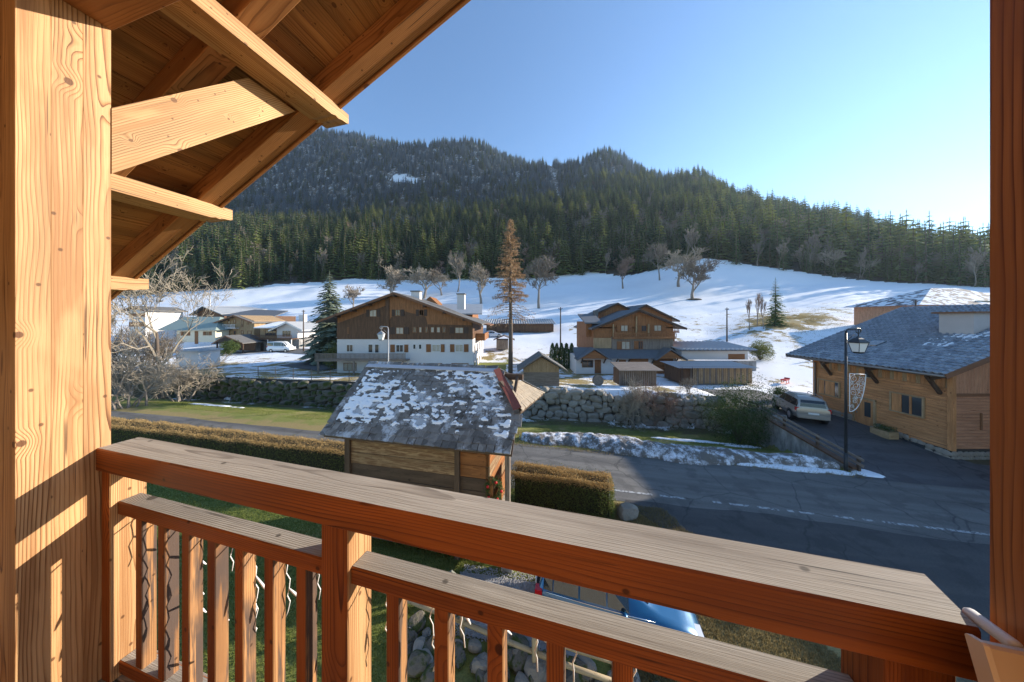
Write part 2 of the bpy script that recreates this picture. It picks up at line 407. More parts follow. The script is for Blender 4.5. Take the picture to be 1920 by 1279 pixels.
# columns of the landform: bearing (X/Y), then (distance, height) pairs
def col(px,*prs): return ((px-960)/F, [q[0] for q in prs],[q[1] if len(q)==2 else py2z(q[2],q[0]) for q in prs])
_=None
COLS=[
 col(-900,(28,1.6),(42,.5),(70,.2),(100,_,590),(150,_,552),(200,_,520),(280,_,475),(350,_,452),(420,_,445),(520,_,400),(780,_,275),(1100,300),(2500,250)),
 col(200,(28,1.6),(42,.5),(70,.2),(100,_,592),(150,_,556),(200,_,510),(280,_,470),(350,_,448),(420,_,442),(520,_,395),(780,_,245),(1100,300),(2500,250)),
 col(450,(28,1.6),(42,.5),(70,.2),(100,_,590),(150,_,545),(200,_,495),(280,_,455),(350,_,438),(420,_,432),(520,_,370),(760,_,240),(1100,300),(2500,250)),
 col(640,(26,1.45),(36,.5),(45,.6),(70,2),(100,_,588),(165,_,529),(215,_,485),(290,_,445),(350,_,428),(420,_,425),(520,_,355),(740,_,250),(1100,300),(2500,250)),
 col(760,(26,1.45),(36,.5),(45,.8),(70,3),(100,_,585),(170,_,530),(220,_,484),(300,_,436),(350,_,422),(420,_,420),(520,_,350),(720,_,272),(1100,300),(2500,250)),
 col(890,(26,1.45),(36,.5),(45,.8),(70,3.8),(100,_,582),(170,_,528),(220,_,478),(300,_,425),(350,_,410),(420,_,405),(520,_,345),(700,_,266),(1100,280),(2500,230)),
 col(1010,(26,1.45),(36,.5),(45,.8),(70,4.2),(100,_,578),(170,_,525),(220,_,474),(300,_,415),(350,_,398),(410,_,394),(500,_,355),(650,_,311),(1000,230),(2500,200)),
 col(1150,(26,1.35),(29,.75),(36,.5),(45,.8),(60,3.5),(80,8),(110,_,560),(160,_,520),(210,_,472),(280,_,405),(330,_,385),(390,_,375),(470,_,335),(590,_,288),(950,180),(2500,150)),
 col(1320,(26,1.25),(29,.65),(36,.6),(45,1.6),(60,4.4),(80,9.5),(100,_,555),(140,_,487),(175,_,470),(240,_,420),(300,_,390),(380,_,360),(470,_,336),(800,120),(2500,100)),
 col(1450,(29,.6),(45,3.0),(60,6.8),(80,_,578),(110,_,535),(128,_,505),(160,_,480),(220,_,445),(300,_,415),(370,_,396),(700,70),(2500,60)),
 col(1600,(30,.7),(45,4.0),(60,7.5),(80,_,560),(115,_,526),(145,_,500),(200,_,470),(260,_,445),(310,_,432),(600,50),(2500,40)),
 col(1860,(30,1.2),(45,5.5),(60,8.8),(75,_,560),(95,_,541),(115,_,530),(150,_,515),(190,_,500),(450,30),(2500,20)),
 col(2600,(30,2.0),(45,5.5),(60,8.8),(75,11),(95,14),(115,17),(150,22),(190,27),(450,30),(2500,20)),
]
CT=np.array([c[0] for c in COLS])
XDRV=17.0
def s_wall(a): return 8.3+.05*(np.clip(a,-40,8)-5)
def far_z(X,Y):
    Yc=np.maximum(Y,25.); t=np.clip(X/Yc,CT[0],CT[-1])
    zs=np.stack([np.interp(Yc,c[1],c[2]) for c in COLS])
    k=np.clip(np.searchsorted(CT,t,side='right')-1,0,len(COLS)-2)
    f=(t-CT[k])/(CT[k+1]-CT[k]); f=np.clip(f,0,1); f=f*.5+f*f*(3-2*f)*.5
    idx=np.arange(t.size).reshape(t.shape)
    zf=zs.reshape(len(COLS),-1); kk=k.ravel(); ii=np.arange(t.size)
    z=(zf[kk,ii]*(1-f.ravel())+zf[kk+1,ii]*f.ravel()).reshape(t.shape)
    amp=sstep(60,160,Yc)*1.2+sstep(160,320,Yc)*9
    z=z+amp*(fbm(X/28.,Y/28.,3)-.5)*2 + sstep(36,60,Yc)*.5*(fbm(X/7.,Y/7.,5)-.5)
    return z
def ground(X,Y):
    X=np.atleast_1d(np.asarray(X,float)); Y=np.atleast_1d(np.asarray(Y,float))
    s=s_of(X,Y)
    sw=s_wall(a_of(X,Y)); near=-1.2*sstep(.3,7.0,s)+.07*(fbm(X/1.6,Y/1.6,9)-.5)*sstep(.5,2,np.abs(s+2.6)-2.6)
    garden=-.25*sstep(5.6,8,-s)+.0*X
    near=near+garden
    wall=sstep(.25,.6,s-sw)
    z=near*(1-wall)+far_z(X,Y)*wall
    # driveway side
    drv=.55*sstep(14.2,19.5,Y)
    drv=np.where(Y>25,drv*(1-sstep(25,33,Y))+far_z(X,Y)*sstep(25,33,Y),drv)
    dm=sstep(XDRV-.12,XDRV+.12,X)*sstep(-.8,.2,s)
    return z*(1-dm)+drv*dm
def gz(X,Y): return float(ground(X,Y)[0])
def at(px,Y): X=(px-960)/F*Y; return Vector((X,Y,gz(X,Y)))
def fpx(px,Y): return (px-960)/F*Y

# forest: boundary in front (distance as a function of bearing)
FB_T=[(p-960)/F for p in (-900,200,450,640,760,890,1010,1100,1150,1200,1280,1320,1400,1450,1600,1860,2600)]
FB_Y=[150,148,150,166,171,171,171,170,160,152,142,140,132,128,115,95,95]
def forest_front(t): return np.interp(t,FB_T,FB_Y)

def build_terrain():
    nt,ny=420,330
    ts=np.linspace(-2.6,2.6,nt)
    ys=np.exp(np.linspace(math.log(5.0),math.log(1150),ny))
    T,Yg=np.meshgrid(ts,ys); X=T*Yg
    Z=ground(X.ravel(),Yg.ravel()).reshape(X.shape)
    # rows that carry the sheet back under the house
    rows=[(3.0,5.2),(0.,7.),(-8.,14.),(-40.,40.)]
    Xb=np.stack([ts*w for (_y,w) in rows[::-1]]); Yb=np.stack([np.full(nt,y) for (y,_w) in rows[::-1]])
    Zb=np.full(Xb.shape,-.25)
    X=np.vstack([Xb,X]);Y=np.vstack([Yb,Yg]);Z=np.vstack([Zb,Z])
    n=X.shape[0]
    me=bpy.data.meshes.new('ground')
    v=np.stack([X.ravel(),Y.ravel(),Z.ravel()],1)
    i=np.arange(n*nt).reshape(n,nt)
    q=np.stack([i[:-1,:-1],i[:-1,1:],i[1:,1:],i[1:,:-1]],-1).reshape(-1,4)
    me.vertices.add(len(v)); me.vertices.foreach_set('co',v.ravel())
    me.loops.add(q.size); me.loops.foreach_set('vertex_index',q.ravel())
    me.polygons.add(len(q)); me.polygons.foreach_set('loop_start',np.arange(0,q.size,4)); me.polygons.foreach_set('use_smooth',np.ones(len(q),bool))
    Xf,Yf,Zf=X.ravel(),Y.ravel(),Z.ravel(); s=s_of(Xf,Yf); sw=s_wall(a_of(Xf,Yf)); t=Xf/np.maximum(Yf,3)
    ff=forest_front(t)
    # cover: snow, green (1) / straw (0), bare earth
    snow=np.zeros_like(Xf)
    snow=np.where(s>sw+.3,.50+.42*sstep(40,75,Yf),snow)
    snow=np.where((s>sw+.3)&(Yf<44)&(Xf>-6)&(Xf<-1.0),.1,snow)
    snow=np.where((Xf>14)&(Yf>23)&(Yf<80),.6,snow)
    lawn=(s>0)&(s<sw)
    snow=np.where(lawn,.18+.30*sstep(-2.2,-.6,s-sw),snow)
    snow=np.where(lawn&(Xf>9.5)&(Xf<17.)&(s<7),.34,snow)
    snow=np.where((Yf>ff+3),.33+.10*sstep(120,260,Zf),snow); snow=np.where(((t+.385+.02*np.sin(Yf/3.))/.055)**2+((Yf-545)/13)**2<1,.9,snow)
    # bank of dry grass above the terraces on the sunny side
    bank=((Yf-62)/9)**2+((t-.98)/.16)**2
    snow=np.where(bank<1.4,.34+.22*np.clip(bank,0,1)+.5*(fbm(Xf/2.,Yf/2.,71)-.5),snow)
    green=np.where(lawn,.66,.35); green=np.where((s<-4.4)&(Yf<17),.8,green); green=np.where((Xf>-7)&(Xf<-.5)&(Yf>31)&(Yf<46),1,green)
    green=np.where((Xf>2.6)&(s<-4.3),.12,green)
    earth=np.where(Yf>ff+1,1.,0.); earth=np.where((s>sw-1.4)&(s<sw+.6)&(Xf<17.),.75,earth)
    earth=np.where((s<-4.2)&(s>-9)&(Xf>9.5),.9,earth)
    dy=(Xf>17)&(Yf>11)&(Yf<25); earth=np.where(dy,.85,earth); snow=np.where(dy&(Yf<23),.2,snow)
    for nm,arr in (('snow',snow),('green',green),('earth',earth)):
        at_=me.attributes.new(nm,'FLOAT','POINT'); at_.data.foreach_set('value',arr.astype(np.float32))
    me.update(); me.validate()
    t_=NT('ground_cover'); p=t_.pos()
    sn=t_.gattr('snow').outputs['Fac']; gr=t_.gattr('green').outputs['Fac']; ea=t_.gattr('earth').outputs['Fac']
    n1,_=t_.noise(p,.55,6,.62); n2,_=t_.noise(p,7,4,.65); n3,_=t_.noise(p,38,3,.6); n4,_=t_.noise(p,.16,3,.5)
    g1=t_.mix(n2,(.13,.16,.032),(.26,.26,.08)); g2=t_.mix(n2,(.22,.17,.07),(.36,.28,.13))
    gm=t_.rng(t_.math('ADD',gr,t_.math('MULTIPLY',t_.math('SUBTRACT',n1,.5),1.3)),.35,.75)
    grass=t_.mix(gm,g2,g1); grass=t_.mix(.55,grass,t_.ramp(n3,[(.3,(.45,.45,.4)),(.62,(1.25,1.2,1.1))]),'MULTIPLY')
    dirt=t_.mix(n2,(.055,.042,.03),(.13,.10,.07))
    c=t_.mix(ea,grass,dirt)
    sm=t_.math('ADD',sn,t_.math('ADD',t_.math('MULTIPLY',t_.math('SUBTRACT',n1,.5),.75),t_.math('MULTIPLY',t_.math('SUBTRACT',n2,.5),.28)))
    sm=t_.math('ADD',sm,t_.math('MULTIPLY',t_.math('SUBTRACT',n4,.5),.45))
    mask=t_.rng(sm,.47,.56)
    c=t_.mix(mask,c,t_.mix(n1,(.78,.79,.80),(.86,.86,.87)))
    h=t_.math('ADD',t_.math('MULTIPLY',mask,.9),t_.math('ADD',t_.math('MULTIPLY',n2,.6),t_.math('MULTIPLY',n3,.25)))
    t_.bump(h,.5,.08)
    me.materials.append(t_.fin(c,.85,.2))
    o=bpy.data.objects.new('ground',me); link(o); tag(o,'valley ground with lawn, snow meadow and wooded mountain side','ground',kind='structure')
build_terrain()

M['snow']=plain('snow',(.83,.84,.86),.6,.25,var=.03,scale=6,bump=.4,bdist=.03)
M['dirtysnow']=(lambda t:(t.bump(t.noise(t.pos(),14,5,.65)[0],.7,.06),t.fin(t.mix(t.rng(t.math('ADD',t.noise(t.pos(),2.2,5,.65)[0],t.math('MULTIPLY',t.noise(t.pos(),18,3,.6)[0],.35)),.50,.74),(.80,.81,.84),(.16,.14,.12)),.75,.2))[1])(NT('dirty_snow'))

# ---- draped strips -------------------------------------------------------
def strip(name,mat,pts_l,pts_r,lift,label=None,cat=None,kind='structure',nx=6,hf=None):
    """sheet between two polylines, draped over the ground"""
    v=[];f=[]
    n=len(pts_l)
    for a,b in zip(pts_l,pts_r):
        for k in range(nx+1):
            x=a[0]+(b[0]-a[0])*k/nx; y=a[1]+(b[1]-a[1])*k/nx
            v.append((x,y,(hf or gz)(x,y)+lift))
    for i in range(n-1):
        for k in range(nx): f.append((i*(nx+1)+k,i*(nx+1)+k+1,(i+1)*(nx+1)+k+1,(i+1)*(nx+1)+k))
    me=bpy.data.meshes.new(name); me.from_pydata(v,[],f); me.materials.append(mat)
    me.polygons.foreach_set('use_smooth',[True]*len(f)); me.update()
    o=bpy.data.objects.new(name,me); link(o); return tag(o,label,cat,kind=kind)
def asphalt(name,c0,c1,scale=1.):
    t=NT(name); p=t.pos(); q=t.vmul(p,(.35,1.3,1)); rot=t.n('ShaderNodeVectorRotate'); rot.rotation_type='Z_AXIS'; t.put(rot.inputs[0],p); rot.inputs['Angle'].default_value=.207
    q=t.vmul(rot.outputs[0],(.10,1.5,1)); n1,_=t.noise(q,1.1,4,.6); n2,_=t.noise(p,40*scale,3,.7); n3,_=t.noise(p,1.1,4,.6); n4,_=t.noise(p,220,2,.6)
    c=t.mix(t.rng(n1,.3,.7),c0,c1); c=t.mix(.5,c,t.ramp(n2,[(.3,(.55,.55,.55)),(.7,(1.3,1.3,1.3))]),'MULTIPLY')
    c=t.mix(t.rng(n3,.52,.62,0,.45),c,tuple(k*.62 for k in c0))
    c=t.mix(.35,c,t.ramp(n4,[(.35,(.5,.5,.5)),(.7,(1.5,1.5,1.5))]),'MULTIPLY')
    # cracks
    v=t.n('ShaderNodeTexVoronoi',feature='DISTANCE_TO_EDGE'); t.put(v.inputs['Vector'],t.mix(.25,p,t.noise(p,1.5,3)[1])); v.inputs['Scale'].default_value=.45
    c=t.mix(t.rng(v.outputs['Distance'],.0,.012,.55,0),c,(.02,.02,.02))
    t.bump(t.math('ADD',n2,t.math('MULTIPLY',n4,.6)),.35,.012)
    return t.fin(c,t.rng(n1,.3,.7,.62,.88,False),.35)
M['asphalt']=asphalt('asphalt',(.105,.098,.09),(.185,.174,.158))
M['drive']=asphalt('driveway_asphalt',(.075,.072,.075),(.12,.115,.115))
M['shoulder']=asphalt('gravel_shoulder',(.045,.043,.043),(.085,.08,.075),.6)
def rd_h(x,y): return .0
A=[-60+i*1.0 for i in range(121)]
def edge(a,s0,w,seed): return s0+w*(float(fbm(a/3.,seed,seed))-.5)
strip('road',M['asphalt'],[road_pt(a,edge(a,-4.4,.25,1)) for a in A],[road_pt(a,edge(a,.1-.9*float(sstep(3,12,-a)),.35,2)) for a in A],.012,'grey asphalt village road crossing the valley floor','road',hf=lambda x,y:.0)
A2=[4.4+i*.6 for i in range(46)]
strip('road_shoulder',M['shoulder'],[road_pt(a,max(-8.0-.10*(a-6),-4.6-1.1*(a-4.4))+.7*(float(fbm(a/2.,3.3,4))-.5)) for a in A2],[road_pt(a,edge(a,-4.2,.6,6)+.02) for a in A2],.016,'dark loose gravel shoulder along the road','road',hf=lambda x,y:max(gz(x,y),-.3))
# painted edge line, broken by wear
lm=(lambda t:t.fin(t.mix(t.rng(t.noise(t.pos(),9,4,.7)[0],.40,.56),(.12,.115,.11),(.44,.44,.43)),.8))(NT('worn_road_paint'))
for a0,a1 in ((3.6,5.6),(5.9,6.9),(7.9,8.2),(8.5,9.2),(9.5,10.2),(10.5,10.7),(10.9,11.4),(12.0,12.6),(12.9,13.2),(13.5,14.5),(14.7,19.5),(20.2,24)):
    m=MB(); P=[road_pt(a,s) for a,s in ((a0,-3.72),(a1,-3.72),(a1,-3.60),(a0,-3.60))]
    m.add([(x,y,.022) for x,y in P],[(0,1,2,3)]); o=m.build('road_marking',lm,bpy.data.objects['road'])
# driveway
YS=[13.1+i*.5 for i in range(30)]
strip('driveway',M['drive'],[(XDRV+.06,y) for y in YS],[(23.9+.2*math.sin(y),y) for y in YS],.02,'shaded asphalt driveway rising beside the timber chalet','driveway',nx=8)
m=MB(); 
strip('driveway_apron',M['drive'],[road_pt(a,-.3) for a in (15.4,17,19,21,23,25,28)],[(q[0],q[1]) for q in ((16.9,13.65),(17.9,14.0),(19,14.4),(21,14.6),(23.3,14.8),(25,14.2),(28,13.2))],.018,'asphalt apron joining the driveway to the road','driveway')
# far village road and yards
vr=plain('village_asphalt',(.14,.135,.13),.85,var=.2,scale=.6)
def ribbon(name,mat,c,w,lift,label,cat='road'):
    P=[];
    for i in range(len(c)-1):
        n=max(2,int((Vector(c[i+1])-Vector(c[i])).length/2.))
        for k in range(n): P.append(Vector(c[i]).lerp(Vector(c[i+1]),k/n))
    P.append(Vector(c[-1])); Lp=[];Rp=[]
    for i,p in enumerate(P):
        d=(P[min(i+1,len(P)-1)]-P[max(i-1,0)]).normalized(); nn=Vector((-d.y,d.x))*w/2
        Lp.append(p+nn);Rp.append(p-nn)
    strip(name,mat,Lp,Rp,lift,label,cat,nx=3)
ribbon('village_road',vr,[(fpx(p,y),y) for p,y in ((150,62),(400,64),(520,62),(620,55),(640,49))],5.0,.09,'grey village road in front of the distant houses')
ribbon('chalet_yard',plain('yard_asphalt',(.11,.105,.10),.8,var=.3,scale=.5),[(fpx(560,45),45),(fpx(600,42),42),(fpx(634,40),40)],5.5,.08,'dark wet asphalt yard beside the white chalet')

# snow bank pushed up along the road, patches on the lawn
def lump(name,mat,fn,a0,a1,s0,s1,da,ds,label,base=None):
    na=int((a1-a0)/da)+1; ns=int((s1-s0)/ds)+1
    Ag,Sg=np.meshgrid(np.linspace(a0,a1,na),np.linspace(s0,s1,ns),indexing='ij')
    X=RO[0]+Ag*RD.x+Sg*RN.x; Y=RO[1]+Ag*RD.y+Sg*RN.y
    H=fn(Ag,Sg,X,Y); Z=np.maximum(ground(X.ravel(),Y.ravel()).reshape(X.shape),-9)
    keep=H>0.0; v=np.stack([X,Y,Z+np.where(keep,H+.02,-.06)],-1).reshape(-1,3)
    i=np.arange(na*ns).reshape(na,ns)
    q=np.stack([i[:-1,:-1],i[1:,:-1],i[1:,1:],i[:-1,1:]],-1).reshape(-1,4)
    kf=keep.ravel()[q].any(1); q=q[kf]
    used=np.unique(q); rm=-np.ones(len(v),int); rm[used]=np.arange(len(used))
    me=bpy.data.meshes.new(name); me.from_pydata(v[used].tolist(),[],rm[q].tolist()); me.materials.append(mat)
    me.polygons.foreach_set('use_smooth',[True]*len(q)); me.update()
    o=bpy.data.objects.new(name,me); link(o); return tag(o,label,'snow',kind='thing')
def bank(A_,S_,X,Y):
    cen=1.05+.35*np.sin(A_*.6)-.10*(A_-5)*(A_>5)*.5; w=1.0+.35*(fbm(A_/1.7,S_*0+3,2)-.5)*2
    w=w*np.clip((A_+.9)/1.8,0,1)**.5*np.clip((15.4-A_)/3.,0,1)**.5
    e=1-((S_-cen)/np.maximum(w,.01))**2
    hgt=(.46-.012*A_)*(.75+.5*sstep(0,5,A_))*(.55+.9*fbm(A_/1.1,S_/1.1,8))
    h=np.clip(e,0,1)**.8*hgt+ .16*(fbm(A_*3.2,S_*3.2,5)-.5)+.10*(np.abs(fbm(A_*6.5,S_*6.5,15)-.5))
    return np.where(e>.04,h,-1)
lump('snowbank',M['dirtysnow'],bank,-1.0,15.6,-.6,3.4,.085,.085,'dirty ploughed snow bank heaped along the far road edge')
def patch(cx,cy,rx,ry,seed,h=.07,ang=-.2):
    a=a_of(cx,cy); s=s_of(cx,cy)
    def fn(A_,S_,X,Y):
        e=1-((A_-a)/rx)**2-((S_-s)/ry)**2+1.3*(fbm(X/.7,Y/.7,seed)-.5)*1.6
        return np.where(e>0,np.clip(e,0,.5)*h*1.6,-1)
    return fn,a-rx*1.6,a+rx*1.6,s-ry*1.6,s+ry*1.6
for (px,py,Y,rx,ry,lab) in ((1300,803,19.5,2.6,.35,'thin snow patch lying on the lawn before the driveway wall'),
                         (1395,812,18.3,1.0,.45,'sunlit snow patch on the lawn near the driveway wall'),
                         (1490,862,15.1,2.1,.34,'snow strip lying along the foot of the driveway wall'),
                         (1470,880,14.2,2.6,.32,'snow strip at the road edge before the street lamp'),
                         (1622,893,13.6,.75,.4,'small snow heap at the foot of the street lamp'),
                         (400,760,26,3.2,.5,'thin snow patch on the lawn below the rubble wall')):
    f_,a0,a1,s0,s1=patch(fpx(px,Y),Y,rx,ry,int(px))
    lump('snow_patch',M['snow'],f_,a0,a1,s0,s1,.09,.09,lab)
# ================================================================ trees
def foliage_mat(name,c0,c1,var=.5,rough=.7,tr=.25):
    t=NT(name); oi=t.n('ShaderNodeObjectInfo'); n,_=t.noise(t.pos(),1.3,2)
    c=t.mix(t.math('ADD',t.math('MULTIPLY',oi.outputs['Random'],.6),t.math('MULTIPLY',n,.5)),c0,c1)
    t.fin(c,rough,.2)
    if tr:
        tb=t.n('ShaderNodeBsdfTranslucent'); t.put(tb.inputs[0],c); mx=t.n('ShaderNodeMixShader'); mx.inputs[0].default_value=tr
        t.t.links.new(t.b.outputs[0],mx.inputs[1]); t.t.links.new(tb.outputs[0],mx.inputs[2]); t.t.links.new(mx.outputs[0],t.out.inputs[0])
    return t.mat
M['bark']=plain('bark',(.12,.09,.07),.9,var=.3,scale=9,bump=.5)
M['greybark']=plain('grey_bark',(.24,.20,.165),.9,var=.25,scale=9)
M['spruce']=foliage_mat('spruce_needles',(.032,.062,.024),(.115,.165,.05))
M['sprucelit']=foliage_mat('sunlit_spruce_needles',(.075,.11,.03),(.25,.27,.075))  # brighter needles stand for trees in sun, light put into the colour
M['bluespruce']=foliage_mat('silver_fir_needles',(.085,.115,.08),(.25,.28,.20))
M['frost']=foliage_mat('frosted_hazy_needles',(.085,.125,.15),(.27,.35,.42),tr=.1)  # frost, with the blue of distant haze put into the needle colour
M['larch']=foliage_mat('larch_needles',(.27,.16,.08),(.45,.30,.17))
M['twig']=foliage_mat('twigs',(.14,.115,.09),(.26,.215,.17),tr=0)
M['twigpale']=foliage_mat('pale_twigs',(.20,.165,.125),(.35,.295,.225),tr=0)
M['twigred']=foliage_mat('reddish_twigs',(.19,.125,.09),(.32,.215,.16),tr=0)

def conifer(seed,h=1.,rad=.16,whorls=16,per=7,bits=3,droop=.35,base=.08,blade=.5,gap=0.,power=.85,tiltup=0.):
    """(trunk MB, crown MB) of unit-ish conifer with height h"""
    r=random.Random(seed); tr=MB(); cr=MB()
    tr.tube([(0,0,-.02*h),(0,0,h*.5),(0,0,h*.97)],[.016*h,.010*h,.002*h],6)
    for w in range(whorls):
        f=w/(whorls-1); z=h*(base+(1-base)*f**.95*.985); L0=h*rad*(1-f)**power+.012*h
        n=max(3,int(per*(1-.35*f)))
        a0=r.uniform(0,6.28)
        for k in range(n):
            if r.random()<gap: continue
            a=a0+6.283*k/n+r.uniform(-.25,.25); L=L0*r.uniform(.65,1.12)
            dx,dy=math.cos(a),math.sin(a); sx,sy=-dy,dx
            dr=droop*r.uniform(.6,1.3)*L-tiltup*L
            wd=blade*L*.5
            for b in range(bits):
                t0=b/bits*.9; t1=(b+1.25)/bits; t1=min(t1,1.05)
                sc_=1-abs(t0+.5/bits-.45)*.9
                j=r.uniform(-.35,.35); wz=wd*sc_*r.uniform(.6,1.2)
                p0=(dx*L*t0,dy*L*t0,z-dr*t0**1.3); 
                cx,cy=dx*L*t1+sx*j*wd*.5,dy*L*t1+sy*j*wd*.5
                zt=z-dr*t1**1.3-r.uniform(0,.08)*L
                mid=((p0[0]+cx)/2,(p0[1]+cy)/2,(p0[2]+zt)/2)
                q=-r.uniform(.1,.5)*wz
                cr.add([p0,(mid[0]+sx*wz,mid[1]+sy*wz,mid[2]+q),(cx,cy,zt),(mid[0]-sx*wz,mid[1]-sy*wz,mid[2]+q)],[(0,1,2),(0,2,3)])
    # leader
    cr.add([(-.006*h,0,h*.95),(.006*h,0,h*.95),(0,0,h*1.02)],[(0,1,2)]); cr.add([(0,-.006*h,h*.95),(0,.006*h,h*.95),(0,0,h*1.02)],[(0,1,2)])
    return tr,cr
def bare(seed,h=1.,levels=4,spread=.55,trunk=.28,nb=(4,6),ratio=.62,n=4,up=.35,thick=.022,wander=.12,round_=True,minr=.0012):
    """leafless tree: (trunk MB, crown MB)"""
    r=random.Random(seed); tr=MB(); cr=MB()
    def grow(p,d,L,rad,lv):
        seg=3 if lv<2 else 2
        pts=[p];rd=[rad];q=Vector(p);dd=Vector(d)
        for i in range(seg):
            dd=(dd+Vector((r.gauss(0,wander),r.gauss(0,wander),r.gauss(0,wander)+up*.12))).normalized()
            q=q+dd*(L/seg); pts.append(q.copy()); rd.append(max(minr*h,rad*(1-.55*(i+1)/seg)))
        (tr if lv==0 else cr).tube(pts,rd,5 if lv==0 else (4 if lv<2 else 3),cap=False)
        if lv>=levels: return
        k=r.randint(*nb)
        for i in range(k):
            f=r.uniform(.30,1.0) if lv else r.uniform(.45,1.0)
            if i==0: f=1.0
            x=f*seg; j=min(int(x),seg-1); o=pts[j].lerp(pts[j+1],x-j)
            ax=Vector((r.gauss(0,1),r.gauss(0,1),r.gauss(0,1))).cross(dd)
            if ax.length<1e-4: continue
            nd=(dd*(1-spread)+ax.normalized()*spread+Vector((0,0,up*.35))).normalized()
            grow(o,nd,L*ratio*r.uniform(.75,1.2),max(minr*h,rad*.5*(1.1-.4*f)),lv+1)
    grow(Vector((0,0,-.02*h)),Vector((0,0,1)),h*trunk,thick*h,0)
    zmax=max(p[2] for p in cr.v) if cr.v else h
    k=h/zmax
    for mb in (tr,cr): mb.v=[(x*k,y*k,z*k) for x,y,z in mb.v]
    return tr,cr
def joined(name,parts,mats):
    m=MB()
    for i,p in enumerate(parts): m.add(p.v,p.f,i,p.g)
    return m.mesh(name,mats)

# ---- prototypes for the mass of the wood (kept in an unlinked collection)
FC=bpy.data.collections.new('forest_kinds'); PROTO={}
def proto(key,me):
    o=bpy.data.objects.new(key,me); FC.objects.link(o); PROTO[key]=me
for i in range(3):
    k=conifer(10+i,rad=.18+.03*i,whorls=14,per=9,bits=2,blade=.75,power=.72); proto('a%d_green'%i,joined('spruce_far',k,[M['bark'],M['spruce']]))
for i in range(2):
    k=conifer(20+i,rad=.25,whorls=13,per=9,bits=2,blade=.8,power=.6); proto('b%d_sunlit'%i,joined('sunlit_far',k,[M['bark'],M['sprucelit']]))
for i in range(2):
    k=conifer(30+i,rad=.16+.04*i,whorls=14,per=8,bits=2,blade=.75,power=.72); proto('c%d_frost'%i,joined('frost_far',k,[M['bark'],M['frost']]))
for i in range(2):
    k=bare(40+i,levels=4,nb=(4,5),trunk=.42,spread=.38,up=.8,thick=.014,ratio=.55,minr=.0036); proto('d%d_bare'%i,joined('bare_far',k,[M['greybark'],M['twig']]))
k=bare(44,levels=4,nb=(4,5),trunk=.34,spread=.5,up=.4,thick=.014,minr=.004); proto('e0_bare',joined('pale_far',k,[M['greybark'],M['twigpale']]))
k=bare(45,levels=4,nb=(4,5),trunk=.30,spread=.5,up=.4,thick=.014,minr=.004); proto('f0_bare',joined('red_far',k,[M['bark'],M['twigred']]))
KEYS=sorted(PROTO)
def gn_forest(name,pts,idx,scl,rot,label):
    me=bpy.data.meshes.new(name); me.vertices.add(len(pts)); me.vertices.foreach_set('co',np.array(pts,np.float32).ravel())
    for nm,ty,arr in (('idx','INT',np.array(idx,np.int32)),('scl','FLOAT',np.array(scl,np.float32)),('rot','FLOAT',np.array(rot,np.float32))):
        me.attributes.new(nm,ty,'POINT').data.foreach_set('value',arr)
    me.update(); o=bpy.data.objects.new(name,me); link(o)
    ng=bpy.data.node_groups.new('scatter_'+name,'GeometryNodeTree'); N=ng.nodes
    ng.interface.new_socket('Geometry',in_out='INPUT',socket_type='NodeSocketGeometry'); ng.interface.new_socket('Geometry',in_out='OUTPUT',socket_type='NodeSocketGeometry')
    gi=N.new('NodeGroupInput');go=N.new('NodeGroupOutput');ip=N.new('GeometryNodeInstanceOnPoints');ci=N.new('GeometryNodeCollectionInfo')
    ci.inputs['Collection'].default_value=FC; ci.inputs['Separate Children'].default_value=True; ci.inputs['Reset Children'].default_value=True
    def na(nm,ty):
        x=N.new('GeometryNodeInputNamedAttribute'); x.data_type=ty; x.inputs[0].default_value=nm; return x.outputs[0]
    L=ng.links
    L.new(gi.outputs[0],ip.inputs['Points']); L.new(ci.outputs[0],ip.inputs['Instance']); ip.inputs['Pick Instance'].default_value=True
    L.new(na('idx','INT'),ip.inputs['Instance Index'])
    cx=N.new('ShaderNodeCombineXYZ'); L.new(na('rot','FLOAT'),cx.inputs[2]); L.new(cx.outputs[0],ip.inputs['Rotation'])
    cs=N.new('ShaderNodeCombineXYZ'); s=na('scl','FLOAT')
    for i in range(3): L.new(s,cs.inputs[i])
    L.new(cs.outputs[0],ip.inputs['Scale']); L.new(ip.outputs[0],go.inputs[0])
    mod=o.modifiers.new('scatter','NODES'); mod.node_group=ng
    return tag(o,label,'forest',kind='stuff')
# ---- sample the mountain side
nr=np.random.RandomState(5)
def sample(n,ylo,yhi):
    t=nr.uniform(-1.95,2.2,n*3); Y=np.exp(nr.uniform(math.log(ylo),math.log(yhi),n*3))
    w=nr.uniform(0,1,n*3)<(Y/yhi)**1.25      # thin out towards the viewer: even per pixel, denser far
    t,Y=t[w],Y[w]; return t,Y
t,Y=sample(30000,95,830); X=t*Y
ff=forest_front(t)*(1+.05*(fbm(t*14,t*0,21)-.5)*2)
ok=(Y>ff+2)
X,Y,t,ff=X[ok],Y[ok],t[ok],ff[ok]; Z=ground(X,Y)
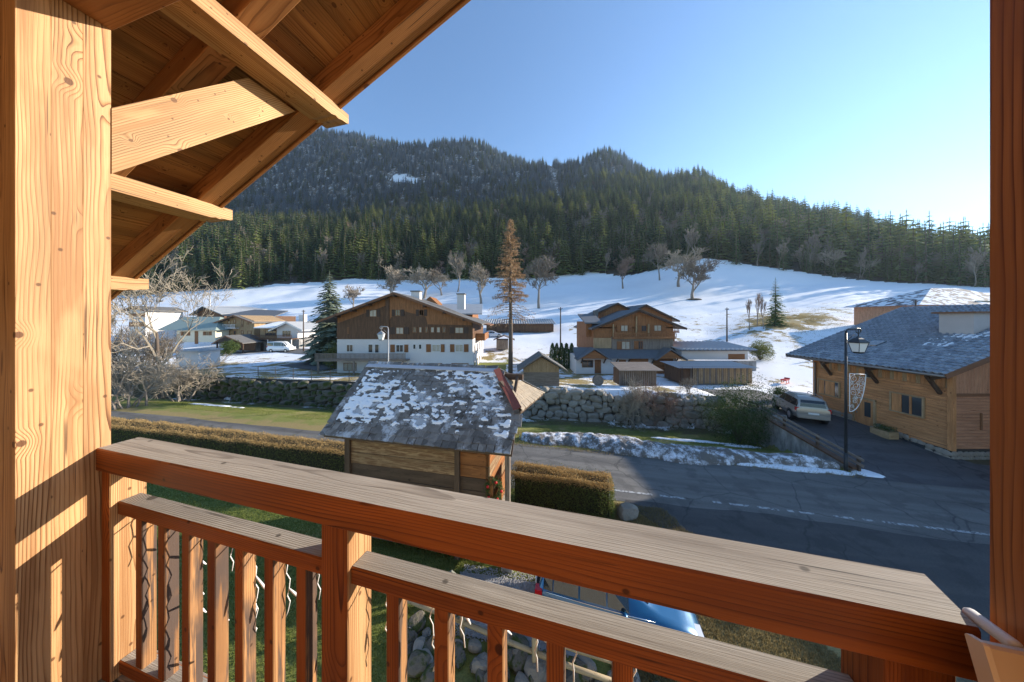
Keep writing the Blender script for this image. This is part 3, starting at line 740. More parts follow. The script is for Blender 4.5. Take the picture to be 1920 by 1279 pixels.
# keep off the clearing high on the slope and a few chutes
clear=((t+.385+.02*np.sin(Y/3.))/.055)**2+((Y-540)/16)**2<1
chute=(np.abs(t-.205+.05*(Y-200)/300)<.012)&(Y>180)
ridge_y=np.interp(t,[(p-960)/F for p in (-900,450,640,890,1010,1150,1320,1450,1600,1860,2600)],[790,770,750,705,655,600,480,375,315,195,200])
ok=(~clear)&(~chute)&(Y<ridge_y+25)
X,Y,t,ff,Z=[q[ok] for q in (X,Y,t,ff,Z)]
depth=Y-ff
nz=fbm(X/60,Y/60,31); n2=fbm(X/25,Y/25,37); rnd=nr.uniform(0,1,len(X))
up=Z+110*(nz-.5)*2+60*(t+.1).clip(-.5,.6)*-1+nr.normal(0,28,len(X))
frost=up>np.where(t<.75,165,900)
bareP=np.where(depth<30,.15,np.where(depth<160,.07+.55*sstep(.55,.66,n2),.08))
bareP=np.where(frost,.03,bareP); bareP=np.where((t>.9)&(depth<14),.3,bareP)
vs_n=fbm(X/16,Y/16,77,2)*.5+.5*nr.uniform(0,1,len(X)); idx=[];scl=[];rot=[];pts=[]
for i in range(len(X)):
    isb=rnd[i]<bareP[i]; u_=nr.rand()
    if isb:
        k='d0_bare d1_bare e0_bare f0_bare'.split()[int(u_*4)] ; h=nr.uniform(11,19) if k[0] in 'd' else nr.uniform(9,15)
        if frost[i]: k='d0_bare'
    elif frost[i]: k='c%d_frost'%int(u_*2) if nr.rand()<.8 else 'a%d_green'%int(u_*3); h=nr.uniform(13,23)
    else:
        k=('a%d_green'%int(u_*3)) if nr.rand()<(.85-.75*float(sstep(.42,.6,n2[i]))) else 'b%d_sunlit'%int(u_*2); h=nr.uniform(14,27)*(1 if depth[i]>25 else .9)
    idx.append(KEYS.index(k)); scl.append(h); h*=float(.62+.72*vs_n[i]); scl[-1]=h; rot.append(nr.uniform(0,6.28)); pts.append((X[i],Y[i],Z[i]-.3))
# the trees that show largest along the wood's edge are things of their own
order=np.argsort(np.array(Y)); edge_sel=[]
for i in order:
    if depth[i]<9 and abs(t[i])<1.85 and len(edge_sel)<150: edge_sel.append(int(i))
es=set(edge_sel)
def tree_copy(name,meshes,mats_parent,label,loc,h,rz,group,cat='tree'):
    r=thing(name,label,cat,loc,rz,group); r.scale=(h,h,h)
    for nm,me in meshes:
        c=bpy.data.objects.new(nm,me); link(c); c.parent=r
    return r
EK={}
for key,args in (('spruce',dict(seed=50,rad=.15,whorls=20,per=8,bits=3)),('spruce2',dict(seed=51,rad=.18,whorls=20,per=8,bits=3,power=.75))):
    a,b=conifer(**args); EK[key]=[('trunk',a.mesh('trunk',M['bark'])),('crown',b.mesh('crown',M['spruce'] if key=='spruce' else M['sprucelit']))]
for key,sd,mt,kw in (('bare',60,'twig',dict(trunk=.42,spread=.38,up=.8,ratio=.55)),('bare2',61,'twigpale',dict(trunk=.36,spread=.45,up=.5))):
    a,b=bare(sd,levels=4,nb=(4,6),thick=.014,minr=.003,**kw); EK[key]=[('trunk',a.mesh('trunk',M['greybark'])),('crown',b.mesh('crown',M[mt]))]
for i in edge_sel:
    kk=KEYS[idx[i]][0]
    if kk in 'abc':
        tree_copy('spruce_tree',EK['spruce' if kk=='a' else 'spruce2'],None,'dark green spruce in the front row of the mountain forest',pts[i],scl[i],rot[i],'spruces along the forest edge')
    else:
        tree_copy('bare_tree',EK['bare' if kk=='d' else 'bare2'],None,'leafless grey tree in the front row of the mountain forest',pts[i],scl[i],rot[i],'leafless trees along the forest edge')
rest=[i for i in range(len(pts)) if i not in es]
fr_=[i for i in rest if frost[i]]; lo_=[i for i in rest if not frost[i]]
pick=lambda a,s:[a[i] for i in s]
gn_forest('mountain_forest',pick(pts,lo_),pick(idx,lo_),pick(scl,lo_),pick(rot,lo_),'mixed spruce and leafless forest covering the lower mountain side')
gn_forest('frosted_forest',pick(pts,fr_),pick(idx,fr_),pick(scl,fr_),pick(rot,fr_),'frost covered spruce forest on the upper mountain side')
print('forest',len(pts),'frost',len(fr_))

# ---- single trees in the valley
def one_tree(name,label,mbs,mats,loc,rz=0,group=None,cat='tree',crown='crown',scale=1.):
    r=thing(name,label,cat,loc,rz,group); r.scale=(scale,)*3
    mbs[0].build('trunk',mats[0],r,True); mbs[1].build(crown,mats[1],r); return r
def hgt(py0,py1,Y): return (py1-py0)/F*Y
# larch
Yl=34.; L=at(957,Yl); H=CAMZ+(600-405)/F*Yl-L.z
def larch():
    r=random.Random(3); tr=MB(); cr=MB()
    tr.tube([(0,0,-.2),(.05,0,H*.3),(0,.05,H*.6),(.03,0,H*.98)],[.30,.24,.15,.02],9)
    z=H*.34
    while z<H*.985:
        f=(z/H-.34)/.645
        Lm=(2.6 if f<.18 else 2.9*(1-f)**.7+.15)*r.uniform(.6,1.1)
        if f<.18: Lm*=1.6
        for k in range(5 if f>.18 else 4):
            a=r.uniform(0,6.28); dx,dy=math.cos(a),math.sin(a); Lb=Lm*r.uniform(.6,1.1); dr=.12 if f>.2 else .34
            p=[Vector((dx*Lb*q,dy*Lb*q,z+(.10*q if f>.2 else .04*q)*Lb-dr*Lb*q*q)) for q in (0,.35,.7,1)]
            cr.tube(p,[.035*(1-f)+.012,.02,.012,.004],3,cap=False)
            n=int((26 if f>.2 else 7)*Lb)
            for i in range(n):
                q=r.uniform(.05,1)**.6; c=Vector((dx*Lb*q,dy*Lb*q,z-dr*Lb*q*q+.08*Lb*q))
                e=c+Vector((r.gauss(0,.13),r.gauss(0,.13),-abs(r.gauss(.05,.16)))); w=Vector((r.gauss(0,1),r.gauss(0,1),r.gauss(0,1))).normalized()*.03
                cr.add([c-w,c+w,e+w*.4,e-w*.4],[(0,1,2,3)],1)
        z+=.16 if f>.18 else .3
    return tr,cr
a,b=larch(); r=thing('larch_tree','tall brown larch with bare lower trunk in the middle of the valley','tree',L)
a.build('trunk',M['bark'],r,True); b.build('crown',[M['bark'],M['larch']],r)
# conifers
Ys=46.; p=at(618,Ys); h=CAMZ+(600-508)/F*Ys-p.z
a,b=conifer(71,h=h,rad=.27,whorls=38,per=12,bits=6,droop=.30,base=.09,blade=.55,power=.68); one_tree('silver_fir','pale green fir beside the white chalet',(a,b),(M['bark'],M['bluespruce']),p)
Ys=58.; p=at(1454,Ys); h=CAMZ+(600-520)/F*Ys-p.z
a,b=conifer(72,h=h,rad=.21,whorls=30,per=10,bits=5,droop=.22,base=.05,blade=.5,gap=.05,power=.78); one_tree('spruce_tree','lone dark spruce on the snowy bank behind the corrugated shelter',(a,b),(M['bark'],M['spruce']),p)
# leafless trees on the meadow
def bt(px,py0,Y,seed,label,mat='twigpale',wide=1.,name='bare_tree',**kw):
    p=at(px,Y); h=CAMZ+(600-py0)/F*Y-p.z
    k=dict(levels=5,nb=(4,5),trunk=.24,spread=.44,up=.35,ratio=.66,thick=.02,minr=.0020,wander=.12); k.update(kw)
    a,b=bare(seed,h=1.,**k); r=one_tree(name,label,(a,b),(M['greybark'],M[mat]),p,seed); r.scale=(h*wide,h*wide,h); return r
bt(735,498,120,81,'bushy leafless tree behind the white chalet roof, beside the silver fir',wide=1.3,levels=5)
bt(795,495,122,82,'broad pale leafless tree behind the white chalet chimney',wide=1.4)
bt(828,503,128,83,'leafless tree at the forest edge between chalet chimney and larch',wide=1.1,mat='twig')
bt(858,470,134,84,'tall pale leafless tree just before the forest, over the chalet',mat='twigpale',wide=.9,trunk=.4,spread=.36)
bt(902,485,110,85,'grey leafless tree at the larch crown side, over the small barn',wide=1.0)
bt(1010,475,100,86,'round leafless tree standing alone on the snow beside the larch',mat='twig',wide=.95,trunk=.30)
bt(662,533,105,87,'small dark leafless tree on the blue snow behind the chalet roof',mat='twig',wide=.9)
bt(1168,480,128,88,'dark leafless bushy tree at the forest foot over the timber chalet',mat='twigred',wide=.9)
bt(1237,452,126,89,'slim pale leafless tree at the forest corner',mat='twig',wide=.8,trunk=.34)
bt(1272,470,112,90,'leafless tree on the left of the meadow tree clump',mat='twigpale',wide=1.2)
bt(1298,478,97,91,'big leafless tree with bare earth around its trunk on the meadow',mat='twig',wide=1.15)
for i,(px,py,Y) in enumerate(((1405,560,57),(1420,548,60),(1432,552,56))):
    bt(px,py,Y,100+i,('thin birch sapling farthest from the lone spruce','tallest thin birch sapling near the lone spruce','thin birch sapling right at the lone spruce')[i],mat='twigred',wide=.55,levels=4,trunk=.3,spread=.3,up=.9,name='birch_sapling')
m=MB(); tp=at(1300,97); 
for k in range(1): m.sphere((tp.x,tp.y,tp.z-.25),2.6,0,14,7,(1,1,.2))
tag(m.build('earth_mound',plain('bare_earth',(.09,.065,.045),.95,var=.4,scale=2,bump=.6,bdist=.1),None,True),'bare earth mound around the big meadow tree','mound')
# old tree and willow scrub on the near left
Yb=27.5; p=at(302,Yb+3); a,b=bare(111,h=1,levels=6,nb=(3,4),trunk=.34,spread=.44,up=.22,ratio=.66,thick=.018,minr=.0009,wander=.2)
h=CAMZ+(600-455)/F*(Yb+3)-p.z; r=one_tree('old_bare_tree','big gnarled leafless tree beside the sunlit post',(a,b),(M['bark'],M['twigpale']),p,.4); r.scale=(h*.62,h*.62,h)
def scrub(px,py0,Y,seed,label,mat,wide,name='willow_bush',stems=9,lv=4):
    p=at(px,Y); h=CAMZ+(600-py0)/F*Y-p.z; tr=MB();cr=MB(); r_=random.Random(seed)
    for i in range(stems):
        a,b=bare(seed*10+i,h=1,levels=lv,nb=(3,5),trunk=.22,spread=.5,up=.18,ratio=.68,thick=.013,minr=.0013,wander=.22)
        ang=r_.uniform(0,6.28); ln=r_.uniform(.1,.55); ca,sa=math.cos(ang),math.sin(ang); ks=r_.uniform(.6,1)
        ox,oy=r_.uniform(-.16,.16),r_.uniform(-.16,.16)
        for src,dst in ((a,tr),(b,cr)):
            vv=[((x*ks+z*ln*ca*ks)*1.0+ox,(y*ks+z*ln*sa*ks)+oy,z*ks*(1-.25*ln)) for x,y,z in src.v]
            dst.add(vv,src.f,0,src.g)
    r=thing(name,label,'bush',p); tr.build('stems',M['greybark'],r); cr.build('twigs',M[mat],r); r.scale=(h*wide,h*wide,h); return r
scrub(245,625,24.,12,'tangled leafless willow bush with thick trunk beside the post','twigpale',.62)
scrub(335,640,28.,13,'tangled leafless willow bush leaning over the rubble wall','twigpale',.7)
scrub(215,560,32.,14,'tall grey thicket half hidden by the sunlit post','twig',.5)
scrub(285,600,33.,15,'grey leafless thicket under the big gnarled tree','twig',.6)
scrub(1185,690,22.6,16,'leafless bush on the stream bank before the slatted play hut','twigpale',.55,stems=7)
scrub(1235,705,23.2,17,'reddish leafless bush on the bank between hut and shrub','twigred',.8,stems=8)
scrub(1290,700,23.4,18,'pale leafless bush against the boulder wall by the green shrub','twigpale',.6,stems=7)
scrub(1412,735,19.5,19,'pale leafless bush in front of the big green shrub','twigpale',.7,stems=6)
# ================================================================ buildings
W=wood
M['darkclad']=wood('weathered_cladding',(.16,.085,.045),(.125,.064,.034),(.07,.034,.018),ring=.05,warp=.2,knots=.1,tone=.5,bump=.2)
M['redclad']=wood('orange_cladding',(.36,.16,.06),(.28,.115,.042),(.17,.065,.024),ring=.05,warp=.2,knots=.1,tone=.4,bump=.2)
M['greyclad']=wood('grey_cladding',(.27,.22,.18),(.21,.17,.135),(.13,.10,.08),ring=.05,warp=.2,knots=.1,tone=.4,bump=.2)
M['paleclad']=wood('pale_cladding',(.46,.32,.18),(.37,.245,.13),(.24,.15,.07),ring=.05,warp=.2,knots=.1,tone=.35,bump=.2)
M['siding']=wood('chalet_siding',(.62,.30,.125),(.53,.235,.088),(.26,.10,.035),ring=.02,warp=.1,knots=.35,kscale=2.,tone=.4)
M['pinksiding']=wood('pink_siding',(.60,.32,.19),(.51,.25,.14),(.30,.125,.065),ring=.02,warp=.1,knots=.4,kscale=2.,tone=.3)
M['plaster']=plain('white_plaster',(.64,.61,.585),.85,var=.07,scale=.8,bump=.1)
M['cream']=plain('cream_plaster',(.75,.66,.50),.85,var=.07,scale=.8)
M['concrete']=(lambda t:t.fin(t.mix(t.rng(t.noise(t.vmul(t.pos(),(1,1,.35)),1.3,5,.7)[0],.35,.7),(.16,.15,.14),(.40,.39,.37)),.9,.2))(NT('stained_concrete'))
M['glass']=(lambda t:t.fin((.045,.05,.055),.06,.7))(NT('window_glass'))
M['curtain']=plain('curtained_glass',(.42,.38,.31),.25,.5,var=.3,scale=5)
M['winframe']=plain('brown_window_frame',(.22,.105,.05),.6)
M['winwhite']=plain('white_window_frame',(.7,.68,.65),.5)
M['shutter']=wood('shutter_wood',(.30,.13,.05),(.24,.10,.035),(.14,.05,.02),ring=.04,tone=.3)
M['darkshutter']=wood('dark_shutter_wood',(.09,.06,.045),(.07,.045,.034),(.04,.025,.02),ring=.04,tone=.3)
M['roofgrey']=plain('grey_roof',(.13,.125,.12),.7,var=.3,scale=1.5,bump=.3,bdist=.03)
M['rooflight']=plain('galvanised_roof',(.36,.37,.38),.5,.5,var=.15,scale=1.5)
M['roofteal']=plain('teal_roof',(.27,.32,.28),.6,var=.12,scale=.8)
M['roofblue']=plain('slate_roof',(.12,.125,.135),.6,.4,var=.25,scale=2)
M['beamdark']=plain('dark_beam',(.07,.042,.028),.7)
M['fascia']=plain('brown_fascia',(.20,.095,.05),.65,var=.2)
M['gutter']=plain('zinc_gutter',(.22,.20,.19),.4,.5,.5)
M['stone']=(lambda t:(t.bump(t.noise(t.obj(),5,5,.65)[0],.8,.06),t.fin(t.mix(t.math('MULTIPLY',t.n('ShaderNodeObjectInfo').outputs['Random'],.8),t.mix(t.noise(t.obj(),2.5,5,.65)[0],(.15,.13,.105),(.33,.29,.235)),t.mix(t.noise(t.obj(),4,4)[0],(.22,.19,.155),(.45,.41,.35))),.9,.15))[1])(NT('boulder_stone'))
M['mossy']=(lambda t:(t.bump(t.noise(t.obj(),5,5,.65)[0],.8,.06),t.fin(t.mix(t.rng(t.noise(t.obj(),1.6,4,.6)[0],.45,.6),t.mix(t.noise(t.obj(),3,5,.65)[0],(.09,.08,.065),(.22,.19,.155)),(.06,.075,.025)),.95,.1))[1])(NT('mossy_stone'))
M['mortar']=plain('dark_joint',(.05,.045,.04),.95)

class HS:
    """a house whose front stands across the view at distance Y"""
    def __init__(s,name,label,cat,pxc,Y,pyb,depth,group=None):
        s.Y=Y; s.X=(pxc-960)/F*Y; s.zb=py2z(pyb,Y); s.depth=depth
        s.t=thing(name,label,cat,(s.X,Y,s.zb),0,group)
    def x(s,px,dy=0): return (px-960)/F*(s.Y+dy)-s.X
    def z(s,py,dy=0): return py2z(py,s.Y+dy)-s.zb
    def wall(s,name,mat,px0,px1,py0,py1,y0=0,y1=None,axis=2):
        return boxpart(name,mat,s.t,s.x(px0),s.x(px1),y0,s.depth if y1 is None else y1,s.z(py1),s.z(py0),axis=axis)
    def gable(s,name,mat,pts,y0=0,y1=None):
        m=MB(); poly=[(s.x(a),y0,s.z(b)) for a,b in pts]
        d=(s.depth if y1 is None else y1)-y0
        vs=[Vector(p) for p in poly]+[Vector(p)+Vector((0,d,0)) for p in poly]
        o=rng.uniform(0,20); m.prism(poly,(0,d,0),0,[(p.z+o,p.x,p.y) for p in vs]); return m.build(name,mat,s.t,fix=True)
    def roof(s,mat,pxl,pyl,pxa,pya,pxr,pyr,front=.9,back=.6,th=.2,y0=0,y1=None,trim=None,name='roof_slope'):
        """two slopes meeting at the apex; front edge overhangs the wall"""
        L=(s.x(pxl),s.z(pyl)); A=(s.x(pxa),s.z(pya)); Rr=(s.x(pxr),s.z(pyr)); Y0=y0-front; Y1=(s.depth if y1 is None else y1)+back
        for (p,q) in ((L,A),(A,Rr)):
            m=MB(); m.prism([(p[0],Y0,p[1]-th),(q[0],Y0,q[1]-th),(q[0],Y0,q[1]),(p[0],Y0,p[1])],(0,Y1-Y0,0)); r=m.build(name,mat,s.t,fix=True)
            m=MB(); m.beam((p[0],Y0-.02,p[1]-th*.75),(q[0],Y0-.02,q[1]-th*.75),.05,th*1.1,ch=.003); m.build('bargeboard',trim or M['fascia'],s.t)
    def win(s,px0,px1,py0,py1,y=0,fr='winframe',gl='glass',sh=None,shm='shutter',mull=1,sill=False,fw=.07):
        x0,x1,z0,z1=s.x(px0),s.x(px1),s.z(py1),s.z(py0)
        return window(s.t,x0,x1,z0,z1,y,fr,gl,[(s.x(a),s.x(b)) for a,b in sh] if sh else None,shm,mull,fw)
def window(par,x0,x1,z0,z1,y=0,fr='winframe',gl='glass',sh=None,shm='shutter',mull=1,fw=.07):
    m=MB()
    m.box(x0,x1,y-.06,y+.02,z0,z0+fw); m.box(x0,x1,y-.06,y+.02,z1-fw,z1); m.box(x0,x0+fw,y-.058,y+.02,z0+fw,z1-fw); m.box(x1-fw,x1,y-.058,y+.02,z0+fw,z1-fw)
    for k in range(mull):
        c=x0+(x1-x0)*(k+1)/(mull+1); m.box(c-fw*.35,c+fw*.35,y-.054,y+.02,z0+fw,z1-fw)
    w=m.build('window',M[fr],par)
    boxpart('pane',M[gl],w,x0+fw*.5,x1-fw*.5,y-.025,y+.015,z0+fw*.5,z1-fw*.5)
    for a,b in (sh or []): boxpart('shutter',M[shm],par,a,b,y-.07,y+.005,z0,z1,axis=2)
    return w
def balustrade(par,x0,x1,y0,y1,z0,z1,mat,step=.14,name='balcony',sides=True,floor=True,w=.09):
    b=MB()
    if floor: b.box(x0,x1,y0,y1,z0-.16,z0)
    b.box(x0,x1,y0,y0+.06,z1-.07,z1); b.box(x0,x1,y0+.002,y0+.05,z0+.06,z0+.13)
    o=b.build(name,mat,par)
    bb=MB(); x=x0
    while x<x1: bb.box(x,x+w,y0+.012,y0+.04,z0-.05,z1-.06,axis=2); x+=step
    tag(bb.build('pickets',mat,o),kind='stuff')
    return o

# ---- white and brown chalet
h=HS('white_chalet','large chalet with brown timber upper floors and white lower floors','house',760,37.,703,13.)
h.wall('lower_wall',M['plaster'],632,730,636,703); h.wall('lower_wall',M['plaster'],730,887,636,703,-.3)
h.gable('upper_wall',M['darkclad'],[(632,636),(730,636),(730,557),(632,593)],-.05); 
h.gable('upper_wall',M['darkclad'],[(730,636),(887,636),(887,601),(745,553),(730,557)],-.36)
# warmer, rain-sheltered boards under the verge
h.gable('verge_boards',M['redclad'],[(634,606),(727,572),(727,559),(634,593)],-.075,-.051)
h.gable('verge_boards',M['redclad'],[(733,600),(745,580),(800,594),(803,608),(885,610),(885,601),(745,553.5),(733,557)],-.385,-.361)
h.roof(M['roofgrey'],603,602,745,549,905,607,front=1.1,back=.6,th=.24,trim=M['fascia'])
for px,py in ((638,591),(668,580),(697,569),(745,553),(800,572),(836,584),(872,597)):
    x=h.x(px);z=h.z(py); boxpart('purlin_end',M['beamdark'],h.t,x-.12,x+.12,-1.25,.2,z-.33,z-.06,axis=1)
h.wall('pilaster',M['darkclad'],725.5,732,560,636,-.45,-.3)
A1=560;B1=500
c8=lambda x:560+x/4.8; d8=lambda y:500+y/4.8
for q in ((640,705,388,452,'curtain',((612,638),(707,735))),(878,925,388,445,'glass',((850,876),(927,960))),(1093,1135,388,445,'curtain',((1065,1091),(1137,1165))),
          (440,456,545,605,'glass',None)):
    h.win(c8(q[0]),c8(q[1]),d8(q[2]),d8(q[3]),-.05 if q[0]<800 else -.36,gl=q[4],sh=[(c8(a),c8(b)) for a,b in q[5]] if q[5] else None,shm='darkshutter')
h.win(c8(885),c8(955),d8(545),d8(607),-.36,gl='curtain',sh=[(c8(835),c8(882)),(c8(958),c8(1000))],shm='darkshutter')
for a,b,g in ((1035,1070,'glass'),(1090,1118,'curtain'),(1145,1172,'glass'),(1195,1228,'curtain'),(1248,1282,'curtain'),(1300,1332,'glass')): h.win(c8(a),c8(b),d8(542),d8(594),-.36,gl=g,mull=0)
h.win(c8(1412),c8(1488),d8(545),d8(600),-.36,gl='curtain',sh=[(c8(1368),c8(1408)),(c8(1492),c8(1532))],shm='darkshutter')
h.win(c8(430),c8(492),d8(700),d8(768),0,fr='winwhite',gl='glass'); h.win(c8(625),c8(670),d8(697),d8(775),0,fr='winwhite',mull=0); h.win(c8(684),c8(726),d8(697),d8(778),0,fr='winwhite',mull=0)
h.win(c8(884),c8(952),d8(700),d8(768),-.3,fr='winwhite',sh=[(c8(835),c8(874)),(c8(960),c8(994))])
for a,b in ((1035,1064),(1086,1116)): h.win(c8(a),c8(b),d8(695),d8(742),-.3,fr='winwhite',mull=0)
h.win(c8(1205),c8(1282),d8(697),d8(766),-.3,fr='winwhite',gl='curtain',sh=[(c8(1155),c8(1196)),(c8(1286),c8(1318))])
h.win(c8(1412),c8(1486),d8(697),d8(766),-.3,fr='winwhite',gl='curtain',sh=[(c8(1368),c8(1406)),(c8(1492),c8(1532))])
for a,b,g,y in ((405,520,'curtain',0),(620,736,'glass',0),(868,970,'curtain',-.3),(1028,1132,'curtain',-.3),(1188,1297,'curtain',-.3),(1380,1532,'curtain',-.3)): h.win(c8(a),c8(b),d8(866),d8(936),y,gl=g,mull=2)
balustrade(h.t,h.x(607),h.x(770),-1.7,0,h.z(672),h.z(660),M['greyclad'],.16)
for px in (612,676,764): boxpart('balcony_post',M['greyclad'],h.t,h.x(px)-.09,h.x(px)+.09,-1.65,-1.5,-.2,h.z(674),axis=2)
for px,py0,py1,w in ((781,547,566,.65),(865,552,572,.55)):
    c=MB(); yy=6.; x=h.x(px,yy); c.box(x-w,x+w,yy-.5,yy+.5,h.z(py1+8,yy),h.z(py0,yy)); ch=c.build('chimney',M['plaster'],h.t); boxpart('chimney_cap',M['roofgrey'],ch,x-w-.12,x+w+.12,yy-.62,yy+.62,h.z(py0,yy)-.05,h.z(py0,yy)+.1)
# rear wing
boxpart('rear_wing',M['redclad'],h.t,h.x(830,9),h.x(886,9),9,17,h.z(640,9),h.z(584,9),axis=2)
m=MB(); m.prism([(h.x(812,9),8.,h.z(590,8)),(h.x(905,9),8.,h.z(590,8)),(h.x(900,9),13.,h.z(572,13)),(h.x(820,9),13.,h.z(572,13))],(0,0,.2)); m.build('roof_slope',M['rooflight'],h.t,fix=True)
m=MB(); x0,x1=h.x(796,12),h.x(828,12); m.prism([(x0,10,h.z(572,11)),(x1,10,h.z(572,11)),((x0+x1)/2,10,h.z(557,11))],(0,4,0)); m.build('dormer',M['redclad'],h.t,fix=True)
# side balcony and door on the sunny side wall
x=h.x(887)
b=MB(); b.box(x,x+1.3,2.5,9,h.z(640)-.1,h.z(640)); b.box(x+1.22,x+1.3,2.5,9,h.z(640),h.z(627),axis=1); b.box(x,x+1.25,2.5,2.58,h.z(640),h.z(627)); b.build('side_balcony',M['redclad'],h.t)
for y in (1.2,4.,7.,10.): 
    for py in (657,688): boxpart('side_window',M['glass'],h.t,x-.02,x+.04,y,y+1.,h.z(py+9),h.z(py-8))
m=MB(); m.prism([(h.x(887),2,h.z(607)),(h.x(887)+2.1,2,h.z(612)),(h.x(887)+2.1,2,h.z(610)),(h.x(887),2,h.z(604))],(0,8,0)); m.build('side_canopy',M['fascia'],h.t,fix=True)

# ---- timber chalet in the middle
cx=lambda x:890+x/3.556; cy=lambda y:540+y/3.556
h=HS('timber_chalet','orange timber chalet with white ground floor and brown garage doors','house',1175,36.,701,10.)
h.wall('ground_wall',M['plaster'],cx(675),cx(1345),cy(455),cy(573))
h.wall('upper_wall',M['redclad'],cx(800),cx(1340),cy(262),cy(440),.6)
h.wall('parapet',M['greyclad'],cx(920),cx(1335),cy(328),cy(412),.35,.6)
h.wall('corner_wing',M['paleclad'],cx(800),cx(922),cy(335),cy(405),.45,.62)
h.gable('gable_wall',M['redclad'],[(cx(800),cy(270)),(cx(1340),cy(270)),(cx(1340),cy(235)),(cx(1100),cy(150)),(cx(800),cy(262))],.6)
h.roof(M['roofblue'],cx(780),cy(268),cx(1100),cy(140),cx(1412),cy(266),front=.7,back=.5,th=.22,y0=.6,trim=M['beamdark'])
h.roof(M['roofblue'],cx(1060),cy(190),cx(1240),cy(97),cx(1485),cy(216),front=.2,back=.5,th=.22,y0=4,y1=10,trim=M['beamdark'])
h.gable('rear_gable',M['redclad'],[(cx(1100),cy(300)),(cx(1440),cy(300)),(cx(1440),cy(200)),(cx(1240),cy(104)),(cx(1100),cy(170))],4.2)
h.roof(M['roofblue'],cx(910),cy(160),cx(1090),cy(76),cx(1200),cy(130),front=.2,back=.5,th=.2,y0=7,y1=11,trim=M['beamdark'])
h.gable('rear_gable',M['redclad'],[(cx(950),cy(250)),(cx(1190),cy(250)),(cx(1190),cy(130)),(cx(1090),cy(82)),(cx(950),cy(150))],7.2)
m=MB(); m.prism([(h.x(cx(750)),1.,h.z(cy(240))),(h.x(cx(870)),1.,h.z(cy(240))),(h.x(cx(890)),6.,h.z(cy(175))),(h.x(cx(760)),6.,h.z(cy(175)))],(0,0,.18)); m.build('roof_slope',M['roofblue'],h.t,fix=True)
boxpart('side_wing',M['redclad'],h.t,h.x(cx(765)),h.x(cx(805)),1.6,7,h.z(cy(330)),h.z(cy(225)),axis=2)
x=h.x(cx(888)); boxpart('chimney',M['roofgrey'],h.t,x-.3,x+.3,5,5.6,h.z(cy(210)),h.z(cy(140)))
# skirt roof over the ground floor
m=MB(); x0,x1=h.x(cx(662)),h.x(cx(1362)); m.prism([(x0,-.9,h.z(cy(466))),(x1,-.9,h.z(cy(466))),(x1,.7,h.z(cy(412))),(x0,.7,h.z(cy(405)))],(0,0,.14)); m.build('skirt_roof',M['roofblue'],h.t,fix=True)
for a,b,c,yy in ((690,865,780,410),(1195,1350,1268,412)):
    m=MB(); m.prism([(h.x(cx(a)),-1.3,h.z(cy(462))),(h.x(cx(b)),-1.3,h.z(cy(462))),(h.x(cx(c)),-1.3,h.z(cy(yy)))],(0,1.4,0)); m.build('porch_gable',M['redclad'],h.t,fix=True)
    for p,q in ((a-22,c),(c,b+22)):
        P=(h.x(cx(p)),-1.5,h.z(cy(474 if p!=c else yy-8))); Q=(h.x(cx(q)),-1.5,h.z(cy(474 if q!=c else yy-8)))
        m=MB(); m.prism([P,Q,(Q[0],Q[1],Q[2]+.14),(P[0],P[1],P[2]+.14)],(0,1.9,0)); m.build('porch_roof',M['roofblue'],h.t,fix=True)
for x in (710,860,940,1020,1180,1330):
    X_=h.x(cx(x)); beampart('bracket',M['beamdark'],h.t,(X_,-.02,h.z(cy(500))),(X_,-.8,h.z(cy(468))),.13,.13)
h.win(cx(715),cx(790),cy(480),cy(530),0,gl='glass',mull=1); 
def door(par,x0,x1,z0,z1,y,mat,hname='handle'):
    d=boxpart('door',mat,par,x0,x1,y-.05,y+.02,z0,z1,axis=2); boxpart(hname,M['gutter'],d,x1-.14,x1-.09,y-.085,y-.04,z0+(z1-z0)*.47,z0+(z1-z0)*.52); return d
door(h.t,h.x(cx(800)),h.x(cx(842)),.05,h.z(cy(478)),0,M['shutter'])
door(h.t,h.x(cx(960)),h.x(cx(1008)),.05,h.z(cy(478)),0,M['shutter'])
for a,b in ((1026,1157),(1188,1322)):
    g=boxpart('garage_door',M['redclad'],h.t,h.x(cx(a)),h.x(cx(b)),-.05,.02,.03,h.z(cy(470)),axis=0)
    for k in range(1,4):
        z=.03+(h.z(cy(470))-.03)*k/4; boxpart('door_groove',M['beamdark'],g,h.x(cx(a))+.03,h.x(cx(b))-.03,-.058,-.045,z-.015,z+.015)
for a,b,c,d,g,sh in ((985,1035,248,292,'curtain',((958,983),(1037,1062))),(1125,1160,250,292,'glass',((1100,1123),)),(1210,1262,248,290,'curtain',((1180,1208),(1264,1290))),(985,1043,357,412,'curtain',((955,983),)),(1098,1130,355,410,'glass',((1070,1096),))):
    h.win(cx(a),cx(b),cy(c),cy(d),.6 if c<300 else .35,gl=g,sh=[(cx(p),cx(q)) for p,q in sh])
for x in (932,1088,1170): boxpart('gable_post',M['paleclad'],h.t,h.x(cx(x))-.08,h.x(cx(x))+.08,.35,.52,h.z(cy(330)),h.z(cy(190 if x==1088 else 240)),axis=2)
balustrade(h.t,h.x(cx(925)),h.x(cx(1340)),-.1,.6,h.z(cy(330)),h.z(cy(300)),M['redclad'],.2)
balustrade(h.t,h.x(cx(1365)),h.x(cx(1465)),3.2,4.2,h.z(cy(298)),h.z(cy(262)),M['redclad'],.2)
boxpart('side_garage',M['redclad'],h.t,h.x(cx(1370)),h.x(cx(1455)),4.0,9,h.z(cy(400)),h.z(cy(300)),axis=2)

